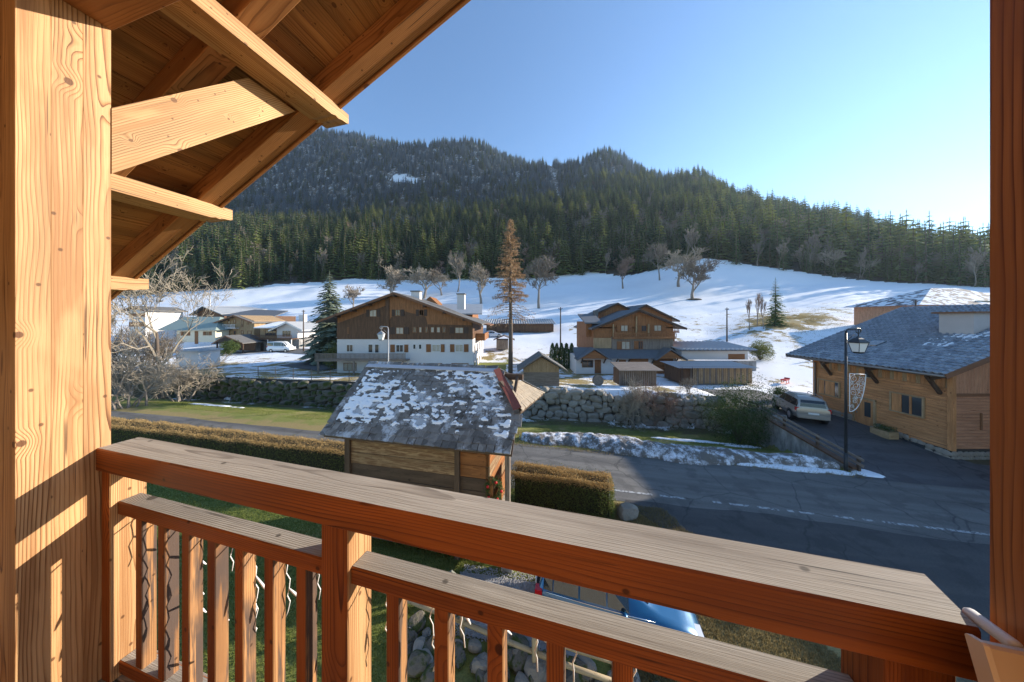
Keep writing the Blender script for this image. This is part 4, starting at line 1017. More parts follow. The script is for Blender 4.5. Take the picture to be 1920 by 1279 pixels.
# ---- small plank hut on the boulder wall
h=HS('plank_hut','small plank hut with orange gable and snow-dusted roof on the boulder wall','hut',1017,25.6,727,2.2)
h.wall('wall',M['greyclad'],cx(330),cx(562),cy(560),cy(665)); h.gable('gable_wall',M['paleclad'],[(cx(330),cy(562)),(cx(562),cy(562)),(cx(562),cy(530)),(cx(445),cy(462)),(cx(330),cy(535))],-.02)
for k in range(13):
    px=cx(336+k*17.5); xx=h.x(px); top=462+abs(336+k*17.5-445)*.63; m=MB(); m.box(xx,xx+.19,-.05,-.02,h.z(cy(560)),h.z(cy(top+12)),axis=2); m.build('board',M['paleclad'],h.t)
for k in range(9):
    z=h.z(cy(665))+k*(h.z(cy(562))-h.z(cy(665)))/9; beampart('plank',M['greyclad'],h.t,(h.x(cx(328)),-.015,z+.07),(h.x(cx(564)),-.015,z+.07),.03,.135)
h.roof(M['roofgrey'],cx(285),cy(546),cx(445),cy(440),cx(615),cy(546),front=.45,back=.35,th=.1,trim=M['greyclad'])
# ---- slatted play hut on the wall
h=HS('slatted_hut','low slatted hut with flat board roof at the edge of the boulder wall','hut',1199,26.6,725,2.0)
h.wall('wall',M['darkclad'],cx(975),cx(1215),cy(550),cy(655),.1)
for k in range(20):
    x=h.x(cx(970+k*12.6)); beampart('slat',M['greyclad'],h.t,(x,.04,h.z(cy(660))),(x,.04,h.z(cy(548))),.11,.03,up=(0,1,0))
m=MB(); m.prism([(h.x(cx(955)),-.4,h.z(cy(550))),(h.x(cx(1245)),-.4,h.z(cy(550))),(h.x(cx(1235)),2.3,h.z(cy(522))),(h.x(cx(962)),2.3,h.z(cy(522)))],(0,0,.07)); m.build('roof',M['greyclad'],h.t,fix=True)
# ---- corrugated shelter
h=HS('corrugated_shelter','board shelter with corrugated lean-to roof above the green shrub','shelter',1345,29.5,722,3.2)
h.wall('wall',M['darkclad'],cx(1375),cx(1855),cy(528),cy(640),.12)
for k in range(30):
    x=h.x(cx(1448+k*13.8)); beampart('board',M['paleclad'] if k%3 else M['greyclad'],h.t,(x,.06+.006*(k%2),h.z(cy(640))),(x,.06+.006*(k%2),h.z(cy(530))),.17,.03,up=(0,1,0))
def corrugated(par,name,mat,x0,x1,y0,z0,y1,z1,pitch=.18,amp=.03,skew=0):
    v=[];f=[];n=int((x1-x0)/pitch*4)
    for j in range(2):
        for i in range(n+1):
            x=x0+(x1-x0)*i/n; v.append((x+(skew if j else 0),(y0,y1)[j],(z0,z1)[j]+amp*math.sin(2*math.pi*i/4)))
    for i in range(n): f.append((i,i+1,n+2+i,n+1+i))
    m=MB(); m.add(v,f); o=m.build(name,mat,par)
    so=o.modifiers.new('thick','SOLIDIFY'); so.thickness=.015; return o
corrugated(h.t,'roof',M['rooflight'],h.x(cx(1345)),h.x(cx(1880)),-.35,h.z(cy(530)),3.4,h.z(cy(488),3.4))
for px in (1380,1448): beampart('shelter_post',M['beamdark'],h.t,(h.x(cx(px)),-.1,-.1),(h.x(cx(px)),-.1,h.z(cy(528))),.1,.1,up=(0,1,0))
# ---- long low garage building
h=HS('low_garage','long low white garage with rippled grey roof beside the timber chalet','garage',1343,35.,676,5.)
h.wall('wall',M['plaster'],cx(1380),cx(1822),cy(405),cy(478)); boxpart('side_panel',M['shutter'],h.t,h.x(cx(1690)),h.x(cx(1800)),-.03,.02,h.z(cy(476)),h.z(cy(440)))
corrugated(h.t,'roof',M['rooflight'],h.x(cx(1350)),h.x(cx(1868)),-.5,h.z(cy(410)),5.3,h.z(cy(356),5.3),.55,.08)
boxpart('eave_board',M['roofgrey'],h.t,h.x(cx(1355)),h.x(cx(1862)),-.5,-.42,h.z(cy(418)),h.z(cy(412)))
m=MB(); m.box(h.x(cx(1360)),h.x(cx(1850)),-.6,-.2,-1.2,.02); m.build('retaining_wall',M['concrete'],h.t)
# ---- low barn and shed far behind the larch
h=HS('low_barn','long low dark barn with galvanised roof on the snow behind the larch','barn',975,70.,622,6.)
h.wall('wall',M['darkclad'],912,1038,606,622); corrugated(h.t,'roof',M['rooflight'],h.x(905),h.x(1042),-.6,h.z(607),6.5,h.z(598,6.5),.6,.08)
h=HS('garden_shed','small dark shed on the snow left of the larch trunk','shed',943,52.,656,3.)
h.wall('wall',M['greyclad'],cx(145),cx(222),cy(345),cy(410)); h.roof(M['roofgrey'],cx(125),cy(345),cx(195),cy(315),cx(268),cy(345),front=.3,back=.3,th=.1)

# ---- houses in the far village
ox=lambda x:200+x/4.264; oy=lambda y:440+y/4.264
h=HS('teal_roof_house','cream bungalow with pale green hipped roof','house',370,62.,645,9.)
h.wall('wall',M['cream'],ox(560),ox(870),oy(762),oy(860))
x0,x1,za,zb=h.x(ox(425)),h.x(ox(895)),h.z(oy(765)),h.z(oy(655))
m=MB(); xr0,xr1=h.x(ox(430)),h.x(ox(740)); yb=9.6
m.add([(x0,-.7,za),(x1,-.7,za),(x1,yb,za),(x0,yb,za),(xr0,4.5,zb),(xr1,4.5,zb)],[(0,1,5,4),(1,2,5),(2,3,4,5),(3,0,4),(3,2,1,0)]); m.build('roof',M['roofteal'],h.t,fix=True)
for a,b,c,d in ((612,650,775,808),(790,822,775,805)): h.win(ox(a),ox(b),oy(c),oy(d),0,gl='glass',sh=[(ox(a-18),ox(a-2)),(ox(b+2),ox(b+18))])
door(h.t,h.x(ox(705)),h.x(ox(732)),0.,h.z(oy(772)),0,M['shutter'])
h=HS('barn_house','brown farmhouse with pale metal roof behind the village','house',405,80.,640,10.)
h.gable('wall',M['darkclad'],[(ox(720),oy(860)),(ox(940),oy(860)),(ox(940),oy(635)),(ox(795),oy(580)),(ox(720),oy(635))])
m=MB(); m.prism([(h.x(ox(690)),-1,h.z(oy(640))),(h.x(ox(795)),-1,h.z(oy(572))),(h.x(ox(795)),-1,h.z(oy(580))),(h.x(ox(690)),-1,h.z(oy(648)))],(0,9,0)); m.build('roof_slope',M['roofgrey'],h.t,fix=True)
m=MB(); m.prism([(h.x(ox(795)),-1,h.z(oy(578))),(h.x(ox(945)),-1,h.z(oy(640))),(h.x(ox(1090)),8,h.z(oy(600),8)),(h.x(ox(860)),8,h.z(oy(575),8))],(0,0,.2)); m.build('roof_slope',M['rooflight'],h.t,fix=True)
h=HS('balcony_house','three-storey pale timber house with balcony in the far village','house',445,65.,660,9.)
h.gable('wall',M['paleclad'],[(ox(900),oy(850)),(ox(1180),oy(850)),(ox(1180),oy(690)),(ox(1060),oy(645)),(ox(900),oy(695))]); h.wall('ground_wall',M['plaster'],ox(900),ox(1200),oy(840),oy(945),-.05)
h.roof(M['roofgrey'],ox(880),oy(705),ox(1045),oy(642),ox(1195),oy(700),front=1.,back=.5,th=.25)
for a,b,c,d in ((968,990,680,715),(1015,1033,675,710),(1075,1092,680,740),(1122,1138,690,720),(968,985,768,800),(1015,1035,768,800),(1075,1095,765,795),(1125,1158,768,800)): h.win(ox(a),ox(b),oy(c),oy(d),0,mull=0,fw=.1)
h.win(ox(1120),ox(1155),oy(870),oy(915),-.05)
balustrade(h.t,h.x(ox(960)),h.x(ox(1060)),-1.,0,h.z(oy(745)),h.z(oy(718)),M['plaster'],.3)
h=HS('white_gable_house','white gabled house with deep terrace and garage in the far village','house',520,63.,660,9.)
h.gable('wall',M['plaster'],[(ox(1330),oy(830)),(ox(1500),oy(830)),(ox(1500),oy(745)),(ox(1430),oy(705)),(ox(1330),oy(745))],1.)
h.wall('ground_wall',M['concrete'],ox(1185),ox(1530),oy(838),oy(935),.3); h.wall('wing_wall',M['paleclad'],ox(1180),ox(1330),oy(745),oy(830),1.5)
h.roof(M['rooflight'],ox(1290),oy(762),ox(1430),oy(695),ox(1560),oy(762),front=.9,back=.5,th=.3,y0=1.,trim=M['winwhite'])
m=MB(); m.prism([(h.x(ox(1190)),-.5,h.z(oy(748))),(h.x(ox(1330)),-.5,h.z(oy(748))),(h.x(ox(1400)),6,h.z(oy(705),6)),(h.x(ox(1200)),6,h.z(oy(700),6))],(0,0,.2)); m.build('roof_slope',M['snow'],h.t,fix=True)
h.win(ox(1375),ox(1447),oy(768),oy(820),1.,fr='winwhite',mull=2); h.win(ox(1220),ox(1310),oy(762),oy(815),1.5,mull=2)
balustrade(h.t,h.x(ox(1190)),h.x(ox(1510)),-1.2,1.,h.z(oy(830)),h.z(oy(800)),M['darkclad'],.25)
for a in (1320,1505): boxpart('terrace_post',M['winwhite'],h.t,h.x(ox(a))-.08,h.x(ox(a))+.08,-1.1,-.95,0,h.z(oy(830)),axis=2)
door(h.t,h.x(ox(1222)),h.x(ox(1245)),0,h.z(oy(872)),.3,M['darkshutter'])
x=h.x(ox(1370)); boxpart('chimney',M['plaster'],h.t,x-.7,x+.7,7,8,h.z(oy(700),7),h.z(oy(640),7))
h=HS('snow_roof_house','dark house with low grey roofs behind the balcony house','house',485,76.,650,8.)
h.wall('wall',M['darkclad'],ox(960),ox(1330),oy(650),oy(760)); m=MB(); m.prism([(h.x(ox(940)),-.6,h.z(oy(650))),(h.x(ox(1340)),-.6,h.z(oy(665))),(h.x(ox(1310)),6,h.z(oy(615),6)),(h.x(ox(1020)),6,h.z(oy(605),6))],(0,0,.25)); m.build('roof',M['roofblue'],h.t,fix=True)
h=HS('carport','small dark timber carport beside the balcony house','carport',428,58.,662,5.)
for px in (880,1085): boxpart('post',M['beamdark'],h.t,h.x(ox(px))-.1,h.x(ox(px))+.1,0,.2,-.1,h.z(oy(860)),axis=2)
h.wall('back_wall',M['darkclad'],ox(885),ox(1080),oy(860),oy(940),3.,3.2)
h.roof(M['roofgrey'],ox(860),oy(868),ox(965),oy(805),ox(1105),oy(865),front=.5,back=.3,th=.18)
h=HS('orange_house','orange and white house behind the big gnarled tree','house',250,70.,640,8.)
h.wall('wall',M['plaster'],ox(180),ox(310),oy(600),oy(850)); h.wall('cladding',M['redclad'],ox(180),ox(310),oy(700),oy(735),-.06,0); h.wall('cladding',M['redclad'],ox(180),ox(310),oy(630),oy(655),-.06,0)
h.roof(M['roofgrey'],ox(150),oy(605),ox(240),oy(570),ox(335),oy(605),front=.8,back=.5,th=.25)
h=HS('utility_box','small white block hut by the lawn behind the willow bush','hut',357,40.,690,3.)
h.wall('wall',M['plaster'],330,372,660,690); h.wall('roof',M['rooflight'],326,376,657,660,-.3,3.2)
# ---- chalet on the slope at the upper right
h=HS('hillside_house','orange house with snowy hipped roof on the meadow above the shingled chalet','house',1830,47.,592,9.)
sx=lambda x:1700+x/3.553; sy=lambda y:520+y/3.553
h.wall('wall',M['pinksiding'],sx(85),sx(900),sy(180),sy(330))
m=MB(); x0,x1=h.x(sx(25)),h.x(sx(900)); za,zb=h.z(sy(185)),h.z(sy(72),4.5)
m.add([(x0,-1,za),(x1,-1,za),(x1,10,za),(x0,10,za),(h.x(sx(430)),4.5,zb),(h.x(sx(620)),4.5,zb)],[(0,1,5,4),(1,2,5),(2,3,4,5),(3,0,4),(3,2,1,0)]); m.build('roof',(lambda t:t.fin(t.mix(t.rng(t.noise(t.pos(),1.2,4)[0],.42,.55),(.14,.12,.12),(.8,.81,.83)),.8))(NT('snowy_roof')),h.t,fix=True)
boxpart('gable_window',M['glass'],h.t,h.x(sx(455)),h.x(sx(560)),-.04,.02,h.z(sy(165))-.4,h.z(sy(140))-.4)
# ================================================================ stones and boulder walls
def stone_mesh(seed,name='stone',mat=None,sub=2):
    bm=bmesh.new(); bmesh.ops.create_icosphere(bm,subdivisions=sub,radius=.62); r=random.Random(seed)
    pl=[(Vector((r.gauss(0,1),r.gauss(0,1),r.gauss(0,1))).normalized(),r.uniform(.40,.54)) for _ in range(9)]+[(Vector(a),r.uniform(.42,.5)) for a in ((1,0,0),(-1,0,0),(0,0,1),(0,0,-1),(0,-1,0))]
    for v in bm.verts:
        for n,d in pl:
            e=v.co.dot(n)-d
            if e>0: v.co-=n*e*.93
        v.co+=Vector((r.gauss(0,.012),r.gauss(0,.012),r.gauss(0,.012)))
    me=bpy.data.meshes.new(name); bm.to_mesh(me); bm.free(); me.materials.append(mat); me.update(); return me
ST=[stone_mesh(200+i,'stone',M['stone'],2) for i in range(7)]
SM=[stone_mesh(220+i,'stone',M['mossy'],2) for i in range(5)]
for me in ST+SM: me.polygons.foreach_set('use_smooth',[False]*len(me.polygons))
def stone(par,meshes,loc,size,rz,name='stone',tilt=.2):
    o=bpy.data.objects.new(name,rng.choice(meshes)); link(o); o.parent=par; o.location=loc; o.scale=size
    o.rotation_euler=(rng.uniform(-tilt,tilt),rng.uniform(-tilt,tilt),rz+rng.uniform(-.2,.2)); return o
def boulder_wall(name,label,a0,a1,meshes,big,top_of,mat):
    t=thing(name,label,'wall',(*road_pt((a0+a1)/2,float(s_wall((a0+a1)/2))),0)); o=t.location.copy()
    zb=-1.55; a=a0
    m=MB()
    P0_=Vector((*road_pt(a0,float(s_wall(a0))+.42),0))-o;P1_=Vector((*road_pt(a1,float(s_wall(a1))+.42),0))-o
    zt0=top_of(a0)-.12; zt1=top_of(a1)-.12
    d=Vector((RN.x,RN.y,0))*.25
    m.prism([(P0_.x,P0_.y,zb-.4),(P1_.x,P1_.y,zb-.4),(P1_.x,P1_.y,zt1),(P0_.x,P0_.y,zt0)],d); m.build('core',M['mortar'],t,fix=True)
    z=zb; row=0
    while True:
        hrow=big*rng.uniform(.55,.72); a=a0+rng.uniform(0,.3); done=True; j_=0
        while a<a1:
            w=big*rng.choice((.5,.7,.9,1.2,1.5))*rng.uniform(.85,1.15); j_=rng.uniform(-.16,.16)*big; w=min(w,a1-a+.2); ac=a+w/2
            if z+hrow*.6<top_of(ac):
                done=False; hh=min(hrow*rng.uniform(.9,1.12),top_of(ac)-z+.06)
                x,y=road_pt(ac,float(s_wall(ac))+.20-.05*(z-zb)*-1+rng.uniform(-.09,.09))
                stone(t,meshes,(x-o.x,y-o.y,min(z+hh/2+j_,top_of(ac)-hh*.35)-o.z),(w*1.06,big*.8,hh*rng.uniform(1.05,1.35)),math.atan2(RD.y,RD.x),tilt=.22)
            a+=w*.97
        z+=hrow*.93; row+=1
        if done: break
    return t
gtop=lambda a: gz(*road_pt(a,float(s_wall(a))+.75))
boulder_wall('boulder_wall','tall dry boulder retaining wall below the plank hut',-3.6,14.6,ST,.88,gtop,None)
boulder_wall('rubble_wall','long dark mossy rubble wall behind the left lawn',-42.,-3.7,SM,1.05,gtop,None)

# ---------------------------------------------------------------- leaf masses
def leaf_np(name,mat,P,N,size,seed,asp=.55):
    r=np.random.RandomState(seed); n=len(P); nrmz=lambda a:a/np.maximum(1e-9,np.linalg.norm(a,axis=1,keepdims=True))
    d=nrmz(r.normal(0,1,(n,3))+N*.9); a=nrmz(np.cross(d,r.normal(0,1,(n,3)))); b=np.cross(d,a); s=(size*r.uniform(.6,1.3,n))[:,None]
    v=np.stack([P-a*s*asp,P+b*s*.5-d*s*.1,P+a*s*asp,P+b*s*1.3],1).reshape(-1,3)
    v=v[np.arange(4*n).reshape(n,4)[:,[0,1,2,3]].ravel()]
    me=bpy.data.meshes.new(name); me.vertices.add(4*n); me.vertices.foreach_set('co',v.ravel()); me.loops.add(4*n); me.loops.foreach_set('vertex_index',np.arange(4*n)); me.polygons.add(n); me.polygons.foreach_set('loop_start',np.arange(0,4*n,4))
    me.update(); me.validate(); me.materials.append(mat); return me
def leaf_mesh(name,mat,pts_fn,n,size,seed=1,asp=.55):
    r=random.Random(seed); P=[];N=[]
    for _ in range(n):
        p,q=pts_fn(r); P.append(tuple(p)); N.append(tuple(q))
    return leaf_np(name,mat,np.array(P),np.array(N),size,seed,asp)
M['leafdry']=foliage_mat('dry_hedge_leaves',(.34,.21,.075),(.56,.39,.175),tr=.4)
M['leafgreen']=foliage_mat('hedge_leaves',(.075,.10,.022),(.19,.20,.052),tr=.35)
M['leafshrub']=foliage_mat('shrub_leaves',(.03,.06,.018),(.10,.135,.04),tr=.3)
M['hedgecore']=plain('hedge_core',(.035,.028,.015),.95)
def hedge(name,label,a0,a1,s0,w,h,n,seed):
    x,y=road_pt((a0+a1)/2,s0); t=thing(name,label,'hedge',(x,y,0),math.atan2(RD.y,RD.x)); L=a1-a0
    rr_=np.random.RandomState(seed); wob=lambda u,k: .10*(fbm(u/.9,u*0+k,seed)-.5)*2
    m=MB(); m.box(-L/2+.15,L/2-.15,.15,w-.15,-.3,h-.16); m.build('core',M['hedgecore'],t)
    nb_=int(n*.55); U=rr_.uniform(-L/2,L/2,nb_); c=rr_.rand(nb_); q=rr_.rand(nb_); g=rr_.normal(0,1,nb_); e=np.where(rr_.rand(nb_)<.75,L/2,-L/2)
    fr_=c<.46; bk=(c>=.46)&(c<.54); en_=(c>=.54)&(c<.70)
    X=np.where(en_,e+g*.05,U); Yy=np.where(fr_,wob(U,1)+g*.035,np.where(bk,w+wob(U,2),q*w)); q2=rr_.rand(nb_)
    Zz=np.where(fr_,-.2+q2*(h-.1),np.where(en_,-.2+q2*h,np.where(bk,-.2+q2*(h+.2),h*.3+q2*(h*.7-.1))))
    Nn=np.where(fr_[:,None],[[0,-1,.2]],np.where(en_[:,None],[[1,0,.2]],[[0,0,1.]]))
    o=bpy.data.objects.new('foliage',leaf_np('foliage',M['leafgreen'],np.stack([X,Yy,Zz],1),Nn,.038,seed)); link(o); o.parent=t
    nt_=int(n*.6); U=rr_.uniform(-L/2,L/2,nt_); yy=rr_.uniform(-.03,w+.03,nt_); k=1-np.abs(yy/w-.5)*.25; c=rr_.rand(nt_)<.2; g=rr_.normal(0,1,nt_)
    Yy=np.where(c,wob(U,1)+g*.03-.02,yy); Zz=np.where(c,h-np.abs(rr_.normal(0,.13,nt_)),h*k+wob(U+yy*3,3)+g*.035+.12*(fbm(U*1.3,yy*2,seed)-.5)); Nn=np.where(c[:,None],[[0,-1,.3]],[[0,0,1.]])
    o=bpy.data.objects.new('dry_top',leaf_np('dry_top',M['leafdry'],np.stack([U,Yy,Zz],1),Nn,.036,seed+1)); link(o); o.parent=t; o['label']='dry copper leaves on top of the hedge'
    return t
hedge('clipped_hedge','short clipped hedge with dry copper top between mazot and boulder',-.2,3.75,-5.6,1.0,1.40,26000,31)
hedge('clipped_hedge','long clipped copper beech hedge along the road behind the sunlit post',-34,-7.0,-5.6,1.1,1.50,80000,32)
def shrub(name,label,px,py0,Y,wide,n,mat,size,seed,flat=1.,zoff=0):
    p=at(px,Y); h=CAMZ+(600-py0)/F*Y-p.z; t=thing(name,label,'shrub',p)
    rr=random.Random(seed); cl=[(Vector((rr.gauss(0,.42)*wide,rr.gauss(0,.32)*wide,h*rr.uniform(.25,.8))),rr.uniform(.22,.42)*h) for _ in range(16)]
    def fn(r):
        c,rad=r.choice(cl); d=Vector((r.gauss(0,1),r.gauss(0,1),r.gauss(0,1)*.9)).normalized(); q=c+d*rad*r.uniform(.75,1.05)
        if q.z<.05: q.z=.05+r.random()*.1
        return q,d
    o=bpy.data.objects.new('foliage',leaf_mesh('foliage',mat,fn,n,size,seed)); link(o); o.parent=t
    m=MB()
    for c,rad in cl: m.tube([(0,0,-.1),tuple(c*.55),tuple(c)],[.05,.03,.012],5)
    m.build('stems',M['bark'],t); return t
shrub('evergreen_shrub','big round green shrub above the lawn at the driveway fence',1385,712,19.6,1.5,16000,M['leafshrub'],.075,41)
shrub('evergreen_shrub','small green shrub behind the parked car',1460,725,24.,.5,3000,M['leafshrub'],.07,42)
shrub('round_hedge','low dark rounded hedge at the meadow foot beside the white garage',1425,641,39.,1.4,7000,M['leafgreen'],.09,43)
shrub('garden_shrub','round green shrub before the balcony house',430,640,56.,1.3,5000,M['leafshrub'],.14,44)
shrub('dark_shrub','dark shrub at the white chalet balcony beneath the silver fir',628,640,39.5,.6,5000,M['leafgreen'],.1,45)
for i,px in enumerate((1036,1044,1053,1062,1072)):
    p=at(px,40.); h_=CAMZ+(600-644)/F*40-p.z; t=thing('clipped_conifer',('first','second','third','fourth','fifth')[i]+' clipped conifer counted from the larch, in the row of five','shrub',p,group='row of five clipped conifers')
    def fn(r):
        z=r.uniform(0,1); a=r.uniform(0,6.28); q=.42*math.sin(math.pi*min(1,.25+z*.75))**.6; return (q*math.cos(a),q*math.sin(a),z*h_),Vector((math.cos(a),math.sin(a),.4))
    o=bpy.data.objects.new('foliage',leaf_mesh('foliage',M['spruce'],fn,2600,.12,50+i)); link(o); o.parent=t
    m=MB(); m.tube([(0,0,-.2),(0,0,h_*.8)],[.06,.02],6); m.build('trunk',M['bark'],t)

# ================================================================ old granary (mazot) in the garden
E0=Vector((-6.24,9.26)); E1=Vector((.0,7.9)); ed=(E1-E0).normalized(); en=Vector((-ed.y,ed.x)); EL=(E1-E0).length
mz=thing('granary','old wooden granary with half-hipped shingle roof and patches of snow','shed',(E0.x,E0.y,0),math.atan2(ed.y,ed.x))
M['oldlight']=wood('old_light_plank',(.42,.29,.16),(.34,.22,.115),(.17,.095,.045),ring=.02,warp=.08,knots=.25,kscale=1.5,tone=.45,stain=(.16,.085,.04))
M['olddark']=wood('old_dark_plank',(.115,.075,.05),(.085,.055,.037),(.045,.028,.02),ring=.02,warp=.08,knots=.2,kscale=1.5,tone=.45)
M['oldorange']=wood('old_orange_plank',(.36,.15,.05),(.28,.11,.035),(.13,.045,.015),ring=.02,warp=.08,knots=.3,tone=.4)
M['shingle']=(lambda t:None)(0)
def _shingle():
    t=NT('grey_shingle'); v=t.n('ShaderNodeTexVoronoi'); t.put(v.inputs['Vector'],t.pos()); v.inputs['Scale'].default_value=4.4
    sc_=t.n('ShaderNodeSeparateColor'); t.put(sc_.inputs[0],v.outputs['Color']); n,_=t.noise(t.pos(),9,4,.65); oi=t.n('ShaderNodeObjectInfo').outputs['Random']
    f=t.math('ADD',t.math('MULTIPLY',sc_.outputs[0],.5),t.math('ADD',t.math('MULTIPLY',n,.45),t.math('MULTIPLY',oi,.25)))
    c=t.mix(t.rng(f,.15,.95,0,1,False),(.05,.043,.038),(.27,.245,.22)); fr=t.rng(t.math('ADD',t.noise(t.pos(),1.6,3)[0],t.math('MULTIPLY',t.noise(t.pos(),13,4,.7)[0],.5)),.76,.92,0,.55); c=t.mix(fr,c,(.7,.72,.75)); t.bump(t.noise(t.pos(),24,4,.7)[0],.6,.015); return t.fin(c,.9,.35)
M['shingle']=_shingle()
M['shingleP']=M['shingle']
M['rust']=plain('rusty_flashing',(.20,.055,.035),.6,.4,var=.4,scale=6)
M['flash']=plain('pale_flashing',(.42,.43,.46),.45,.5,.3,var=.1)
M['sunshingle']=wood('sunlit_shingle',(.46,.38,.28),(.38,.30,.21),(.2,.14,.09),ring=.02,tone=.3)  # paler shingle colour standing for sun on the half hip
ze,zr=3.70,5.62; DF=2.12; DB=1.15; D=DF+DB; x0w,x1w,y0w,y1w=.55,EL-.85,.50,D-.35
# walls
def zroof(y): return ze+(zr-ze)*(y/DF if y<DF else 1-(y-DF)*.86/DF)
boxpart('core',M['olddark'],mz,x0w+.08,x1w-.05,y0w+.08,y1w,.1,ze+.15)
rows=[(.15,.55),(.55,.98),(.98,1.40),(1.40,1.80),(1.80,2.20),(2.20,2.60),(2.60,2.98),(2.98,3.36),(3.36,3.90)]
xs=x0w+(x1w-x0w)*.80
for k,(a,b) in enumerate(rows):
    mt=M['oldlight'] if k>=6 else M['olddark']
    beampart('plank',mt,mz,(x0w,y0w+.03+.008*(k%2),(a+b)/2),(xs,y0w+.03+.008*(k%2),(a+b)/2),.10,b-a-.012)
    beampart('plank',M['oldorange'] if k>=6 else M['olddark'],mz,(xs,y0w+.045,(a+b)/2),(x1w,y0w+.045,(a+b)/2),.09,b-a-.012)
    beampart('plank',mt,mz,(x0w+.03,y0w,(a+b)/2),(x0w+.03,y1w,(a+b)/2),.10,b-a-.012)
    beampart('plank',M['oldorange'] if k%2 else M['oldlight'],mz,(x1w-.03,y0w,(a+b)/2),(x1w-.03,y1w,(a+b)/2),.10,b-a-.012)
for x,w in ((x0w-.02,.2),(xs,.16)): beampart('corner_post',M['olddark'],mz,(x,y0w-.03,.05),(x,y0w-.03,3.9),w,.14,up=(0,1,0))
beampart('porch_post',M['greyclad'],mz,(x1w+.55,y0w+.25,.3),(x1w+.55,y0w+.25,3.9),.15,.15,up=(0,1,0))
boxpart('post_base',M['concrete'],mz,x1w+.38,x1w+.72,y0w+.08,y0w+.42,-.2,.32)
beampart('porch_beam',M['olddark'],mz,(x1w-.2,y0w+.25,3.92),(x1w+.75,y0w+.25,3.92),.16,.16)
# porch side screen, door boards and wreath
for k in range(6): beampart('screen_board',M['greyclad'] if k<4 else M['oldorange'],mz,(x1w+.30,y0w+.30+.02*k,.5+.36*k),(x1w+.30,y0w+1.7,.5+.36*k),.04,.34)
beampart('door_post',M['oldorange'],mz,(x1w+.1,y0w-.02,.3),(x1w+.1,y0w-.02,2.7),.12,.1,up=(0,1,0))
for i in range(1):
    w=thing('door_wreath','green wreath with red bows hanging at the granary porch','wreath',mz.matrix_world@Vector((0,0,0)))
    c=Vector((E0.x,E0.y,0))+Vector((ed.x,ed.y,0))*(x1w+.2)+Vector((en.x,en.y,0))*(y0w-.06)+Vector((0,0,2.35)); w.location=c
    def fn(r):
        a=r.uniform(0,6.28); q=.22+r.gauss(0,.05); return (q*math.cos(a),r.gauss(0,.04),q*math.sin(a)*1.3),Vector((math.cos(a),-.5,math.sin(a)))
    o=bpy.data.objects.new('foliage',leaf_mesh('foliage',M['leafshrub'],fn,700,.045,77)); link(o); o.parent=w
    m=MB()
    for k in range(5):
        a=k*1.3; m.sphere((.22*math.cos(a),-.07,.27*math.sin(a)),.045,0,8,5)
    m.build('bow',plain('red_bow',(.5,.02,.02),.5),w,True)
for k in range(3): beampart('purlin_end',M['olddark'],mz,(x1w,(.3,DF,D-.3)[k],zroof((.3,DF,D-.3)[k])-.16),(EL-.06,(.3,DF,D-.3)[k],zroof((.3,DF,D-.3)[k])-.16),.18,.2)
for x in np.linspace(.2,EL-.25,9): beampart('rafter',M['olddark'],mz,(x,.06,ze-.05),(x,DF,zr-.09),.1,.1,up=(0,-.5,1))
# roof boards beneath the shingles: front slope, back slope, half hip
hx=EL-.95; hz=ze+(zr-ze)*.50; hy0=DF*.50; zbk=zroof(D); hyb=DF+DF*.5/.86
m=MB(); m.prism([(0,0,ze),(EL,0,ze),(EL,hy0,hz),(hx,DF,zr),(0,DF,zr)],(0,0,-.07)); m.build('roof_boards',M['olddark'],mz,fix=True)
m=MB(); m.prism([(0,D,zbk),(EL,D,zbk),(EL,D-.02,max(hz,zbk)+.001),(hx,DF,zr),(0,DF,zr)],(0,0,-.07)); m.build('roof_boards',M['olddark'],mz,fix=True)
HA=Vector((EL+.10,.80,hz)); HB=Vector((EL+.55,D-.12,hz)); HC=Vector((hx,DF,zr))
m=MB(); m.prism([HA-Vector((0,0,.02)),HB-Vector((0,0,.02)),HC],(0,0,-.06)); m.build('hip_boards',M['olddark'],mz,fix=True)
# shingles
SLf=math.hypot(DF,zr-ze); rise=(zr-ze)/SLf; run=DF/SLf
shb=[]
for k in range(4):
    m=MB(); w=.228; l=.40; th=.045; r_=random.Random(k)
    p=[(-w/2,0,th),(w/2,0,th*r_.uniform(.8,1.2)),(w/2,l,.006),(-w/2,l,.006),(-w/2*r_.uniform(.8,1),0.0+r_.uniform(-.03,.02),0),(w/2,r_.uniform(-.03,.02),0)]
    m.add([(-w/2,r_.uniform(-.02,.03),0),(w/2,r_.uniform(-.02,.03),0),(w/2,l,-.012),(-w/2,l,-.012),(-w/2,r_.uniform(-.03,.02),th),(w/2,r_.uniform(-.03,.02),th),(w/2,l,.006),(-w/2,l,.006)],
          [(3,2,1,0),(4,5,6,7),(0,1,5,4),(1,2,6,5),(2,3,7,6),(3,0,4,7)]); shb.append(m.mesh('shingle',M['shingle']))
rowh=.21; nrows=int(SLf/rowh)+1; sh=0; rest_=MB(); rs=random.Random(4); pitch=math.atan2(zr-ze,DF)
